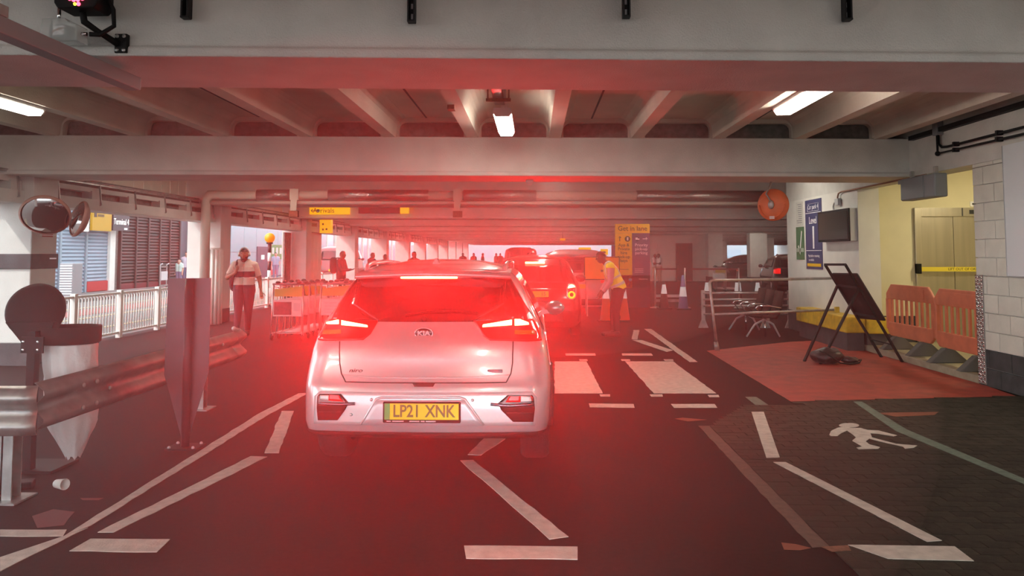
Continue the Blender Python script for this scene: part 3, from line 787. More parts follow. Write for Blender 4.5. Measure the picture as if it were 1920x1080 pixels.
MS.strip([(-.3, .95), (.3, .95)], .010, .01).build('boot_handle', M_chrome, mini)
MS.patch([(-.55, .33), (-.5, .5)], [(.55, .33), (.5, .5)], .008, .01, 10, 4).build('bumper_insert', M_trim, mini)

for x_, z_, k_ in ((-.70, .95, 1.0), (.70, .95, 1.0), (0, 1.45, 1.0)): brake_beam(mini, (x_, MS.rear(x_, z_) - .07, z_), k_)
# ---- a plain car builder for the others ---------------------------------------
def simple_car(name, label, loc, rz, H, L_, W, paint, van=False, lit=False, plate=True, group=None):
    c = thing(name, label, 'van' if van else 'car', loc, rz, group)
    h = W / 2; zb = H * .62
    if van:
        rows = [(.2, h * .9, .1, L_ - .15, .12, .3, .04), (.35, h * .98, .02, L_ - .02, .14, .35, .05), (.8, h, 0, L_, .15, .4, .05), (zb, h * .99, .05, L_ - .35, .15, .4, .06), (H * .88, h * .93, .14, L_ - 1.3, .16, .4, .06), (H * .97, h * .84, .24, L_ - 1.6, .16, .4, .08), (H, h * .6, .5, L_ - 1.9, .2, .3, .1)]
    else:
        rows = [(.2, h * .9, .1, L_ - .15, .15, .3, .06), (.35, h * .97, .02, L_ - .02, .2, .4, .07), (.6, h, 0, L_, .2, .45, .08), (zb, h * .97, .1, L_ - .5, .22, .5, .09), (zb + .06, h * .93, .16, L_ - 1.0, .22, .45, .09), (H * .9, h * .78, .5, L_ - 1.75, .2, .4, .1), (H * .97, h * .68, .65, L_ - 2.0, .2, .35, .1), (H, h * .45, .95, L_ - 2.3, .2, .3, .1)]
    S = CarShape(rows)
    zs = [lerp(.2, H, i / 16) for i in range(17)]
    S.body(zs).build('body', paint, c)
    za, zc = zb + .05, H * .89
    S.patch([(-h * .78, za), (-h * .68, zc)], [(h * .78, za), (h * .68, zc)], .005, .01, 10, 6).build('rear_window', M_glass, c)
    S.patch([(-h * .72, za), (-h * .6, zc)], [(h * .72, za), (h * .6, zc)], .005, .01, 10, 6, 'front').build('windscreen', M_glass, c)
    for sg, w_ in ((-1, 'left'), (1, 'right')):
        S.patch([(.75, za), (.95, zc)], [(L_ - 1.25, za), (L_ - 1.9, zc)], .004, .01, 8, 5, w_).build('side_window', M_glass, c)
        S.patch([(sg * h * .97 if sg < 0 else h * .68, zb - .22), (sg * h * .93 if sg < 0 else h * .66, zb + .02)], [(-h * .68 if sg < 0 else h * .97, zb - .22), (-h * .66 if sg < 0 else h * .93, zb + .02)], .008, .01, 5, 4).build('tail_lamp', M_brake if lit else M_lens, c)
        S.patch([(sg * h * .9 if sg < 0 else h * .55, .62), (sg * h * .88 if sg < 0 else h * .55, .76)], [(-h * .55 if sg < 0 else h * .9, .62), (-h * .55 if sg < 0 else h * .88, .76)], .008, .01, 5, 3, 'front').build('headlamp', M_rev, c)
        MB().sphere((sg * (h + .1), L_ - 1.6, zb + .08), (.1, .06, .08), 10, 8).bar((sg * h * .92, L_ - 1.6, zb + .03), (sg * (h + .06), L_ - 1.6, zb + .06), .05, .03).build('wing_mirror', paint, c)
        for yy in (.8, L_ - .85): wheel('wheel', c, sg * (h - .12), yy, .32, .21, sg)
    if plate:
        p_ = MB().box(-.26, .26, S.rear(0, .75) - .02, S.rear(0, .75) + .02, .70, .81).build('number_plate', M_plate, c)
    S.patch([(-h * .8, .25), (-h * .8, .42)], [(h * .8, .25), (h * .8, .42)], .006, .01, 8, 2).build('bumper_trim', M_trim, c)
    return c
M_wcar = mat('pale_car_paint', (0.50, 0.48, 0.48), .3, metal=.3, coat=.8)
M_bcar = mat('black_car_paint', (0.012, 0.012, 0.014), .2, coat=1)
M_wht = mat('white_car_paint', (0.7, 0.7, 0.7), .3, coat=.8)
simple_car('car', 'pale people carrier stopped beyond the dark hatchback in the next lane', (1.15, 20.6, 0), 0, 1.72, 4.6, 1.86, M_wcar, van=True)
simple_car('van', 'dark minibus far ahead showing above the dark hatchback', (-.75, 44, 0), 0, 1.98, 5.0, 1.95, M_bcar, van=True)
simple_car('car', 'white car parked nose out behind the trolleys in the hall', (9.9, 51.2, 0), math.radians(78), 1.5, 4.4, 1.8, M_wht)
simple_car('car', 'black car parked beside the screen wall in the hall', (11.3, 33.5, 0), math.radians(-8), 1.58, 4.6, 1.9, M_bcar)
simple_car('car', 'dark car parked behind the pillars in the hall', (15.6, 50.5, 0), math.radians(84), 1.55, 4.4, 1.84, M_bcar)
# ================================================================== FIXTURES AND STREET FURNITURE
# --- ceiling lamps
M_lbody = mat('lamp_housing', (0.45, 0.44, 0.42), .5)
def ceiling_lamp(x, y, z, label, group=None, hang=True):
    t = thing('ceiling_lamp', label, 'light', (x, y, z), 0, group)
    MB().prism([(-.11, .05), (-.08, .0), (.08, 0), (.11, .05), (.10, .10), (-.10, .10)], lambda a, b, q: Vector((a, q, b + .02)), -.70, .70).build('housing', M_lbody, t)
    MB().prism([(-.105, .03), (-.075, -.02), (.075, -.02), (.105, .03)], lambda a, b, q: Vector((a, q, b + .02)), -.66, .66).build('lens', M_lamp, t)
    if hang:
        h_ = SLAB - z - .12
        MB().box(-.03, .03, -.42, -.38, .12, .12 + h_).build('bracket', M_galv, t); MB().box(-.03, .03, .38, .42, .12, .12 + h_).build('bracket', M_galv, t)
    return t
ceiling_lamp(2.86, 8.15, 3.21, 'lit strip lamp on the right of the first ribbed bay')
ceiling_lamp(-.36, 9.45, 3.18, 'lit strip lamp hanging in the middle of the first bay')
ceiling_lamp(-5.75, 7.95, 3.21, 'lit strip lamp at the left edge of the first bay')
for k in range(9):
    for x in (-5.2, .3, 4.3) + ((12.0, 20.0) if k > 0 else ()):
        ceiling_lamp(x, 15.2 + 6.8 * k, 3.18, 'strip lamp hidden up between the beams of the further bays', 'strip lamps of the further bays')
for x in (-4.5, .2, 4.0): ceiling_lamp(x, 1.0, 3.18, 'strip lamp in the bay above the camera', 'strip lamps above the camera')
# hanging tray over the middle lamp
tr = thing('cable_channel', 'short steel channel with clips leading to the middle lamp', 'channel', (-.40, 7.4, 3.38))
MB().box(-.06, .06, -.5, 1.6, 0, .012).box(-.06, -.05, -.5, 1.6, 0, .05).box(.05, .06, -.5, 1.6, 0, .05).build('channel', M_galv, tr)
for yy in (-.3, 1.2): MB().box(-.14, .14, yy, yy + .05, -.03, .0).bar((-.12, yy + .02, 0), (-.12, yy + .02, .21), .015, .015).bar((.12, yy + .02, 0), (.12, yy + .02, .21), .015, .015).build('clip', M_rust, tr)
# lobby lamp
lb = thing('lobby_lamp', 'round warm ceiling lamp inside the lift lobby', 'light', (7.6, 11.6, 3.12))
MB().lathe([(.001, 0), (.2, 0), (.24, .03), (.24, .08)], (0, 0, 0), 'z', 24).build('diffuser', mat('warm_lens', (.9, .85, .6), .4, emit=(1, .86, .55), estr=85), lb)
MB().lathe([(.245, .05), (.26, .05), (.26, .08), (.001, .081)], (0, 0, 0), 'z', 24).build('rim', M_lgrey, lb)
# smoke detector
sdp = onZ(993, 338, BZ); s_ = thing('smoke_detector', 'small round smoke detector under the white beam', 'detector', (sdp.x, sdp.y, BZ - .075))
MB().lathe([(.001, 0), (.035, 0), (.04, .02), (.045, .025)], (0, 0, 0), 'z', 16).build('sensor', M_white, s_)
MB().lathe([(.05, .025), (.06, .04), (.06, .075), (.001, .075)], (0, 0, 0), 'z', 16).build('base', M_white, s_)
# --- nearest beam: struts, trunking, camera with junction box
for i, (px, py) in enumerate(((360, 41), (772, 41), (1177, 25), (1608, 23))):
    p = onY(px, py, 4.33); t = thing('strut', ['leftmost slotted steel strut on the nearest beam', 'slotted steel strut second from left on the nearest beam', 'slotted steel strut third from left on the nearest beam', 'rightmost slotted steel strut on the nearest beam'][i], 'strut', (p.x, 4.36 + SK * p.x, p.z))
    MB().box(-.022, -.012, -.02, .04, 0, .4).box(.012, .022, -.02, .04, 0, .4).box(-.022, .022, .03, .04, 0, .4).build('channel', M_blackm, t, bevel=.002)
    for k in range(6): MB().box(-.006, .006, .022, .031, .02 + k * .06, .05 + k * .06).build('slot', M_lgrey, t)
    MB().box(-.022, .022, -.022, .03, -.006, .004).build('end_cap', M_blackm, t)
pe = onZ(250, 170, 2.62)
tk = thing('trunking', 'long grey cable trunking running under the nearest beam at left', 'trunking', (pe.x, pe.y, 2.62))
MB().box(-.045, .045, -4.5, 0, 0, .08).build('trunk', M_grey, tk, bevel=.004)
MB().box(-.046, .046, -.004, .003, .005, .075).build('end_cap', M_lgrey, tk)
MB().box(-.05, .05, -1.30, -1.2, .08, .13).build('fixing', M_galv, tk)
JB = onY(120, 56, 4.12)
cb = thing('junction_box', 'clear plastic junction box beneath the red-lit camera', 'junction box', (JB.x, JB.y, JB.z - .07))
M_clear = mat('clear_plastic', (0.62, 0.66, 0.64), .15, alpha=.38)
MB().prism([(-.105, .05), (-.095, .12), (.03, .125), (.05, .1), (.10, .09), (.105, -.005), (-.04, -.01), (-.105, .03)], lambda a, b, q: Vector((a, q, b)), -.05, .06).build('case', M_clear, cb, bevel=.006)
MB().box(-.07, .03, -.02, .05, .02, .095).build('terminal_block', M_grey, cb, bevel=.004)
MB().box(-.045, .015, -.03, -.019, .035, .085).build('connector', M_wprint, cb)
MB().tube([(-.05, -.028, .045), (-.03, -.035, .06), (.0, -.033, .07), (.015, -.03, .07)], .004, 6).build('wire', mat('copper_wire', (.5, .2, .1), .4), cb)
MB().cyl((-.03, .0, .12), (-.03, 0, .19), .010, 10).build('gland', M_chrome, cb)
MB().cyl((.10, 0, .045), (.13, 0, .045), .011, 10).build('gland', M_chrome, cb)
CB = onY(145, 10, 4.05)
cm = thing('security_camera', 'black wall camera with glowing red lamps at top left', 'camera', (CB.x, CB.y, CB.z - .02))
MB().prism([(-.125, .16), (-.12, .03), (-.10, .0), (.10, 0), (.125, .03), (.125, .16)], lambda a, b, q: Vector((a, q, b)), -.02, .14).build('body', M_black, cm, bevel=.008)
M_led = mat('red_led', (.8, .05, .08), .3, emit=(1, .06, .12), estr=5); M_ledg = mat('green_led', (.4, .8, .05), .3, emit=(.6, .9, .05), estr=2)
for k, (a, b) in enumerate(((-.03, .05), (-.008, .043), (.015, .043), (.04, .05), (.02, .02), (-.03, .075), (0, .07), (.035, .075), (-.02, .1), (.015, .1))):
    MB().sphere((a, -.022, b), .011, 8, 6).build('led', M_led, cm)
MB().sphere((-.0, -.022, .02), .009, 8, 6).build('led', M_ledg, cm)
MB().tube([(.0, .05, 0), (.0, .07, -.05), (.05, .12, -.09), (.12, .2, -.14)], [.018, .02, .016, .02], 8).build('arm', M_black, cm)
MB().tube([(.13, .06, .08), (.155, .08, .02), (.14, .12, -.06), (.07, .1, -.115), (.03, .07, -.12)], .013, 8).build('cable', M_black, cm)
wp = MB().box(.10, .17, .2, .235, -.19, -.08).build('wall_plate', M_black, cm, bevel=.003)
for a, b in ((.115, -.175), (.155, -.175), (.155, -.095), (.115, -.095)): MB().lathe([(.001, -.006), (.010, -.006), (.011, 0)], (a, .2, b), 'y', 10).build('bolt', M_galv, wp)
# --- overhead lagged pipe at the third beam
PZ, PYY = 2.93, 17.25
pp_ = thing('pipe', 'overhead pipe with foil lagging across the lanes', 'pipe', (0, PYY, PZ))
MB().tube([(-7.28, SK * -7.3, -2.1), (-7.28, SK * -7.3, -.1), (-7.2, SK * -7.2, 0), (5.5, SK * 5.5, 0)], .105, 14).build('pipe_run', M_conc2, pp_)
M_foil = mat('foil_lagging', (.35, .31, .29), .3, metal=.8, bump=.6, bscale=25)
for a, b in ((493, 560), (622, 805), (870, 1005), (1195, 1440)):
    xa, xb = onY(a, 366, PYY).x, onY(b, 366, PYY).x
    MB().cyl((xa, SK * xa, 0), (min(xb, 5.3), SK * min(xb, 5.3), 0), .125, 14).build('lagging', M_foil, pp_)
MB().cyl((-7.2, SK * -7.2, -.17), (5.5, SK * 5.5, -.17), .04, 10).build('conduit', M_conc2, pp_)
for px in (563, 860):
    xa = onY(px, 380, PYY).x
    MB().box(xa - .10, xa + .10, SK * xa - .16, SK * xa - .14, -.12, .13).bar((xa, SK * xa - .15, -.1), (xa - .02, SK * xa - .15, -.42), .14, .03).build('hanger', M_conc2, pp_)
    MB().box(xa - .1, xa + .1, SK * xa - .2, SK * xa - .1, -.5, -.36).build('spray_head', M_rust, pp_)
gd = thing('pillar_guard', 'ribbed white guard around the downpipe on the second pillar', 'guard', (-7.44, 17.3, .0))
for k in range(9):
    a = PI + PI * k / 8 * 1.0
    MB().cyl((.22 * math.cos(a), .22 * math.sin(a) * .9 + .3, .02), (.22 * math.cos(a), .22 * math.sin(a) * .9 + .3, 1.72), .045, 8).build('rib', M_white, gd)
MB().lathe([(.2, 0), (.2, 1.75), (.17, 1.76)], (0, .3, 0), 'z', 18).build('sleeve', M_white, gd)
# --- signs overhead
def sign_text(s, size, px, py, Y, m, parent, off, **k):
    p = onY(px, py, Y)
    return text('lettering', s, size, frame((p.x - off[0], p.y - off[1] - .0, p.z - off[2]), (1, 0, 0), (0, 0, 1), (0, -1, 0)), m, parent, **k)
def slab_sign(name, label, x0, y0, x1, y1, Y, m, d=.12):
    a, b = onY(x0, y1, Y), onY(x1, y0, Y)
    t = thing(name, label, 'sign', ((a.x + b.x) / 2, Y, a.z)); w = (b.x - a.x) / 2; h = b.z - a.z
    MB().box(-w, w, 0, d, 0, h).build('panel', m, t, bevel=.01)
    return t, w, h
M_yell = mat('lit_sign_yellow', (.9, .55, .0), .4, emit=(1, .58, .0), estr=.55)
t, w, h = slab_sign('hanging_sign', 'long yellow hanging sign reading Arrivals with a left arrow', 580, 388, 655, 402, 24.2, M_yell)
text('lettering', 'Arrivals', .22, frame((-.18, -.003, h / 2), (1, 0, 0), (0, 0, 1), (0, -1, 0)), mat('sign_brown', (.10, .05, .0), .5), t)
MB().bar((-.58, -.003, h / 2), (-.44, -.003, h / 2), .004, .018).bar((-.58, -.003, h / 2), (-.53, -.003, h / 2 + .05), .004, .018).bar((-.58, -.003, h / 2), (-.53, -.003, h / 2 - .05), .004, .018).build('arrow', M_kprint, t)
MB().lathe([(.001, -.004), (.055, -.004), (.055, 0)], (-.36, 0, h / 2), 'y', 16).build('symbol_disc', M_wprint, t)
MB().prism([(-.41, h / 2 + .02), (-.36, h / 2 + .05), (-.32, h / 2 + .03), (-.37, h / 2 - .01)], lambda a, b, q: Vector((a, q, b)), -.008, -.004).build('symbol', M_kprint, t)
for sx in (-.5, .5): MB().box(sx - .012, sx + .012, .05, .07, h, BT - t.location.z).build('hanger', M_galv, t)
t, w, h = slab_sign('hanging_sign', 'dark hanging sign with a yellow square at its right end', 672, 387, 766, 400, 24.3, mat('sign_dark', (.06, .02, .025), .5))
MB().box(w - .27, w + .005, -.012, .125, -.01, h + .01).build('yellow_square', M_yell, t, bevel=.008)
for sx in (-.5, .5): MB().box(sx - .012, sx + .012, .05, .07, h, BT - t.location.z).build('hanger', M_galv, t)
t, w, h = slab_sign('hanging_sign', 'square yellow box sign hanging over the third left opening', 599, 410, 620, 437, 25.6, M_yell, .3)
for k, (a, b) in enumerate(((-.07, .3), (-.07, .12), (.05, .13))): MB().box(a - .03, a + .03, -.004, .0, b - .03, b + .03).build('symbol', MATS['sign_brown'], t)
MB().box(-.02, .02, .1, .14, h, SLAB - t.location.z).build('hanger', M_galv, t)
def far_sign(name, label, x0, y0, x1, y1, Y, m, m2=None, post=True):
    t, w, h = slab_sign(name, label, x0, y0, x1, y1, Y, m, .06)
    if m2: MB().box(-w * .6, w * .4, -.004, 0, h * .35, h * .6).build('print', m2, t)
    if not post: MB().box(-.02, .02, .06, .1, h, SLAB - t.location.z).build('hanger', M_galv, t)
    if post: MB().box(-.03, .03, .06, .1, -t.location.z, h).build('post', M_galv, t)
    return t
far_sign('lane_sign', 'yellow lane sign behind the steward on the far side', 1085, 464, 1108, 474, 33, M_yell, M_kprint)
far_sign('lane_sign', 'small yellow sign left of the big lane totem', 1126, 467, 1140, 478, 34, M_yell, M_kprint)
far_sign('lane_sign', 'tiny yellow hanging sign far down the middle lane', 1050, 447, 1060, 451, 40, M_yell, None, False)
far_sign('lane_totem', 'second dark totem with a white symbol behind the big lane totem', 1147, 460, 1165, 545, 31, M_purple, M_wprint)
# --- info totem "Get in lane"
TY = 23.4; p0_ = onY(1155, 577, TY); p1_ = onY(1218, 420, TY)
TX, TW, TH = (p0_.x + p1_.x) / 2, (p1_.x - p0_.x) / 2, p1_.z
tt = thing('lane_totem', 'tall yellow and purple totem reading Get in lane', 'sign', (TX, TY, 0))
MB().box(-TW, TW, 0, .14, 0, .62).build('base', mat('totem_base', (.10, .025, .05), .5), tt, bevel=.01)
MB().box(-TW, TW, 0, .14, .62, 1.26 * TH / 2.5 - .60 + .25 if False else .98).build('foot_panel', M_purple, tt)
MB().box(-TW + .0, -.02, 0, .14, .98 - .4 + .02, TH - .28).build('yellow_panel', M_yel, tt)
MB().box(-.02, TW, 0, .14, .98 - .4 + .02, TH - .28).build('purple_panel', M_purple, tt)
MB().box(-TW, TW, -.01, .15, TH - .27, TH).build('header', M_yel, tt)
fr = lambda x, z, y=-.012: frame((x, y, z), (1, 0, 0), (0, 0, 1), (0, -1, 0))
text('lettering', 'Get in lane', .20, fr(0, TH - .14, -.014), M_kprint, tt, bold=.002, depth=.003)
for i, s in enumerate(('App &', 'Private', 'hire', 'pick-up', 'bays')): text('lettering', s, .128, fr(-TW / 2 - .01, TH - .64 - i * .118, -.004), M_kprint, tt, bold=.001, depth=.003)
for i, s in enumerate(('Priority', 'pick-up', 'parking')): text('lettering', s, .128, fr(TW / 2, TH - .64 - i * .118, -.004), M_wprint, tt, bold=.001, depth=.003)
def arrow(x, z, d, m, s=.07):
    b = MB(); e = (x + d[0] * s, z + d[1] * s); n = (-d[1], d[0])
    V = lambda a: (a[0], -.004, a[1])
    b.bar(V((x - d[0] * s, z - d[1] * s)), V(e), .008, .022, (0, 1, 0) if False else (n[0], 0, n[1]))
    for q in (1, -1):
        b.bar(V(e), V((e[0] - d[0] * s * .6 + n[0] * q * s * .6, e[1] - d[1] * s * .6 + n[1] * q * s * .6)), .008, .022, (0, 1, 0) if False else (1, 0, 1))
    return b.build('arrow', m, tt)
arrow(-TW * .75, TH - .45, (0, 1), M_kprint); arrow(TW * .72, TH - .45, (1, 0), M_wprint)
MB().lathe([(.001, -.005), (.085, -.005), (.085, 0)], (-TW * .3, 0, TH - .45), 'y', 18).build('symbol_disc', M_kprint, tt)
MB().box(-TW * .3 - .02, -TW * .3 + .03, -.009, -.004, TH - .5, TH - .40).build('symbol', M_wprint, tt)
MB().lathe([(.001, -.005), (.07, -.005), (.07, 0)], (TW * .28, 0, TH - .45), 'y', 18).build('symbol_disc', M_kprint, tt)
MB().box(TW * .28 - .06, TW * .28 + .06, -.009, -.004, TH - .48, TH - .44).box(TW * .28 - .06, TW * .28 + .01, -.009, -.004, TH - .44, TH - .41).build('symbol', M_wprint, tt)
for i in range(3): MB().box(TW * .3 - .1, TW * .3 + .16, -.004, 0, TH - 1.37 - i * .05, TH - 1.35 - i * .05).build('small_print', M_lgrey, tt)
MB().box(-TW * .8, -TW * .25, -.004, 0, TH - 1.38, TH - 1.365).build('small_print', M_kprint, tt)
text('lettering', 'Heathrow', .065, fr(TW * .6, .86, -.004), M_wprint, tt, depth=.003)
MB().lathe([(.001, -.004), (.05, -.004), (.05, 0)], (-.08, 0, .84), 'y', 14).build('symbol_disc', M_lgrey, tt)
# --- orange temporary sign with cones
oy = 20.2; a = onY(1096, 524, oy); b = onY(1161, 482, oy)
os_ = thing('road_sign', 'orange temporary board on a frame behind the steward', 'sign', ((a.x + b.x) / 2, oy, 0))
w = (b.x - a.x) / 2
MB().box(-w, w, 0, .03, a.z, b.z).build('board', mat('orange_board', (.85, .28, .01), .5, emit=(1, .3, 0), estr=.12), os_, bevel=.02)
MB().tube([(-w, -.004, a.z), (w, -.004, a.z), (w, -.004, b.z), (-w, -.004, b.z), (-w, -.004, a.z)], .014, 6).build('border', M_kprint, os_)
for i, (q, z_) in enumerate(((.1, .42), (.1, .32), (.05, .2), (.14, .08))): MB().box(q - .08, q + .06, -.006, 0, a.z + z_, a.z + z_ + .05).build('print', M_kprint, os_)
for sx in (-.4, .4): MB().bar((sx, .02, a.z), (sx, -.25, .02), .03, .03).bar((sx, .04, b.z - .1), (sx, .4, .02), .03, .03).build('leg', M_galv, os_)
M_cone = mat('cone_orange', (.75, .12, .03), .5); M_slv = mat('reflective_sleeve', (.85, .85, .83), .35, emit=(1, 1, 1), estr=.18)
M_bcone = mat('cone_blue', (.10, .13, .30), .5)
def cone(label, x, y, h, m, sleeves, group=None):
    t = thing('traffic_cone', label, 'cone', (x, y, 0), 0, group)
    r = lambda z: lerp(.15, .035, z / h)
    MB().box(-.2, .2, -.2, .2, 0, .035).build('base', M_black, t, bevel=.015)
    MB().lathe([(r(0), .03), (r(h), h), (.001, h)], (0, 0, 0), 'z', 18).build('body', m, t)
    for z0, z1 in sleeves: MB().lathe([(r(z0) + .004, z0), (r(z1) + .004, z1)], (0, 0, 0), 'z', 18).build('sleeve', M_slv, t)
    return t
cone('cone with white sleeve under the left of the orange board', .98 + .75, 18.6, .95, M_cone, ((.55, .93),))
cone('cone with white sleeve beside the steward knees', 2.16, 18.7, .95, M_cone, ((.55, .93),))
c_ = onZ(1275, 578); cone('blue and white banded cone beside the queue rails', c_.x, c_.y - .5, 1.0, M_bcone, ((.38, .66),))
M_dcone = mat('cone_dark', (.05, .022, .02), .7)
for px, lab in ((1222, 'white sleeved cone at the foot of the lane totem'), (1326, 'white sleeved cone beside the near handrail end'), (1384, 'white sleeved cone with orange tip beyond the handrail'), (1421, 'white sleeved cone nearest the screen wall')):
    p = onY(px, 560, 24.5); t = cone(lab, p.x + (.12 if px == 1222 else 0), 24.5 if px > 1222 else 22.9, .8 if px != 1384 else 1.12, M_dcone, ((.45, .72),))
    if px == 1384: MB().lathe([(.068, .72), (.036, 1.12), (.001, 1.125)], (0, 0, 0), 'z', 18).build('tip', M_cone, t)
# --- queue rails with tape, in the middle ground
M_tape = mat('dark_red_tape', (.16, .02, .02), .6)
qr = thing('queue_rail', 'queue rail with dark red tape left of the screen wall', 'barrier', (0, 23.3, 0))
xs = [onY(p, 500, 23.3).x for p in (1228, 1284, 1385)]
for x in xs: MB().cyl((x, 0, 0), (x, 0, 1.2), .025, 8).lathe([(.16, 0), (.16, .02), (.03, .05)], (x, 0, 0), 'z', 16).build('post', M_galv, qr)
for i in range(2): MB().box(xs[i], xs[i + 1], -.006, .006, 1.14, 1.19).build('tape', M_tape, qr)
for z_ in (.36, .22): MB().box(xs[0], xs[1], -.02, .02, z_ - .04, z_ + .04).build('lower_rail', M_lgrey if z_ > .3 else M_galv, qr)
# --- handrail attached to the screen wall
hr = thing('handrail', 'grey tubular handrail running from the red surfacing to the wall', 'handrail', (3.08, 13.13, 0))
MB().tube([(0, 0, .0), (-.06, 0, .6), (-.11, 0, 1.13), (-.08, .02, 1.165), (.0, .05, 1.17), (2.5, 1.25, 1.17)], .024, 10).build('top_rail', M_galv, hr)
MB().tube([(-.055, 0, .60), (2.5, 1.2, .60)], .022, 10).build('lower_rail', M_galv, hr)
MB().cyl((0, 0, 0), (-.02, 0, .14), .045, 12, .035).build('foot', M_galv, hr)
gb = thing('railing', 'three bar railing behind the black seats', 'railing', (0, 17.1, 0))
xa = onY(1318, 560, 17.1).x
for x in (xa, xa + 1.35, 5.6): MB().box(x - .04, x + .04, -.03, .03, 0, .82).prism([(x - .11, 0), (x + .11, 0), (x + .04, .18), (x - .04, .18)], lambda a, b, q: Vector((a, q, b)), -.02, .02).build('post', M_galv, gb)
for z_ in (.76, .62, .48, .3): MB().cyl((xa, -.03, z_), (5.6, -.03, z_ + .01), .022, 8).build('bar', M_galv, gb)
# --- row of black seats
bn = thing('bench_seat', 'row of black seats on chrome legs under the handrail', 'seat', (4.62, 15.0, 0))
M_seat = mat('black_seat', (.022, .015, .013), .7, spec=.15)
for i in range(3):
    y0 = i * .56
    st = MB().grid([[Vector((x, y0 + yy, z)) for x, z in ((-.42, .43), (-.3, .425), (-.05, .40), (.02, .405), (.06, .45), (.10, .55), (.18, .90))] for yy in (0, .25, .5)])
    st.grid([[Vector((x, y0 + yy, z)) for x, z in ((-.42, .40), (-.3, .395), (-.05, .37), (.05, .375), (.10, .45), (.14, .55), (.215, .89))] for yy in (0, .25, .5)])
    so_ = st.build('seat_shell', M_seat, bn)
    sm = so_.modifiers.new('s', 'SOLIDIFY'); sm.thickness = .02
for i in range(4):
    y0 = i * .56 - .03
    MB().tube([(.12, y0, .58), (-.10, y0, .62), (-.32, y0, .62), (-.36, y0, .58), (-.22, y0, .40)], .014, 8).build('armrest', M_chrome, bn)
MB().bar((-.15, -.1, .37), (-.15, 1.75, .37), .06, .05).build('beam', M_chrome, bn)
for yy in (.1, 1.45):
    for dx in (-.36, .28): MB().tube([(-.15, yy, .36), (-.15 + dx * .55, yy, .26), (-.15 + dx, yy, .02)], [.022, .02, .018], 8).build('leg', M_lgrey, bn)
    MB().cyl((-.15, yy, .02), (-.15, yy, .36), .02, 8).build('leg', M_chrome, bn)
# --- yellow bumper on the wall corner
yb = thing('corner_bumper', 'yellow protective bumper around the foot of the screen wall corner', 'bumper', (5.42, 13.2, .30))
M_yb = mat('worn_yellow_paint', (.62, .42, .02), .6, var=.2, scale=10, bump=.1)
MB().box(-.22, .12, -.12, 2.3, 0, .27).build('side_bumper', M_yb, yb, bevel=.02)
MB().box(.125, .55, -.16, .08, -.01, .25).build('front_bumper', M_yb, yb, bevel=.02)
MB().box(-.18, .10, -.08, 2.25, -.30, 0).box(.14, .5, -.12, .08, -.30, -.01).build('support', M_dark, yb)
MB().box(-.02, .05, .8, .86, .27, .37).build('peg', M_yb, yb)
# --- leaning display frame
A0, B0, C0, D0 = onZ(1653, 670), onZ(1692, 679), onZ(1508, 678), onZ(1538, 683)
At, Bt = onY(1547, 496, 12.05), onY(1585, 496, 11.65)
af = thing('display_frame', 'black steel easel frame with a tilted dark board on the red surfacing', 'easel', (A0 + B0 + C0 + D0) / 4)
o_ = Vector(af.location)
def L_(a, b, t): return a.lerp(b, t)
rel = lambda p: p - o_
MB().bar(rel(A0), rel(At), .035, .03).build('leg', M_blackm, af); MB().bar(rel(B0), rel(Bt), .035, .03).build('leg', M_blackm, af)
At2, Bt2 = L_(At, A0, .22), L_(Bt, B0, .24)
MB().bar(rel(C0), rel(At2), .035, .03).build('leg', M_blackm, af); MB().bar(rel(D0), rel(Bt2), .035, .03).build('leg', M_blackm, af)
MB().bar(rel(At), rel(Bt), .04, .035).build('handle', M_blackm, af)
MB().bar(rel(L_(At, A0, .22)), rel(L_(Bt, B0, .24)), .03, .03).bar(rel(L_(At, A0, .52)), rel(L_(Bt, B0, .54)), .03, .03).bar(rel(L_(At, A0, .80)), rel(L_(Bt, B0, .82)), .02, .02).build('cross_bar', M_blackm, af)
nrm = (A0 - At).cross(Bt - At).normalized()
if nrm.z < 0: nrm = -nrm
bp_ = MB(); dn = (A0 - At).normalized(); wd = (Bt - At); ctr = L_((At + Bt) / 2, (A0 + B0) / 2, .36) + nrm * .05
hw_ = wd * .62; hd = dn * .43
pts = [ctr - hw_ - hd, ctr + hw_ - hd, ctr + hw_ + hd, ctr - hw_ + hd]
bp_.add([rel(p) for p in pts] + [rel(p + nrm * .035) for p in pts], [(0, 1, 2, 3), (4, 7, 6, 5), (0, 4, 5, 1), (1, 5, 6, 2), (2, 6, 7, 3), (3, 7, 4, 0)])
bp_.build('board', mat('dark_board', (.022, .018, .018), .55), af, bevel=.02)
# --- black bag on the floor
bgp = onZ(1545, 684)
bg = thing('bag', 'crumpled black bag lying under the easel frame', 'bag', (bgp.x + .1, bgp.y + .12, 0))
b = MB().sphere((0, 0, .115), (.24, .2, .12), 24, 16)
for v in b.v:
    n_ = noise.noise(v * 9) * .035; d = Vector((v.x, v.y, v.z - .1)); d.normalize(); v += d * n_; v.z = max(v.z, .004)
b.build('sack', mat('black_leather', (.018, .012, .012), .35, bump=.4, bscale=30), bg)
b = MB().sphere((.30, -.05, .06), (.13, .09, .055), 16, 10)
for v in b.v: v += Vector((0, 0, noise.noise(v * 14) * .03)); v.z = max(v.z, .004)
b.build('side_pouch', MATS['black_leather'], bg)
MB().tube([(-.15, -.1, .2), (-.05, -.2, .15), (.1, -.2, .04), (.25, -.18, .02), (.42, -.1, .03), (.48, -.02, .06), (.44, .05, .04), (.34, .0, .08)], .012, 6).build('strap', M_black, bg)
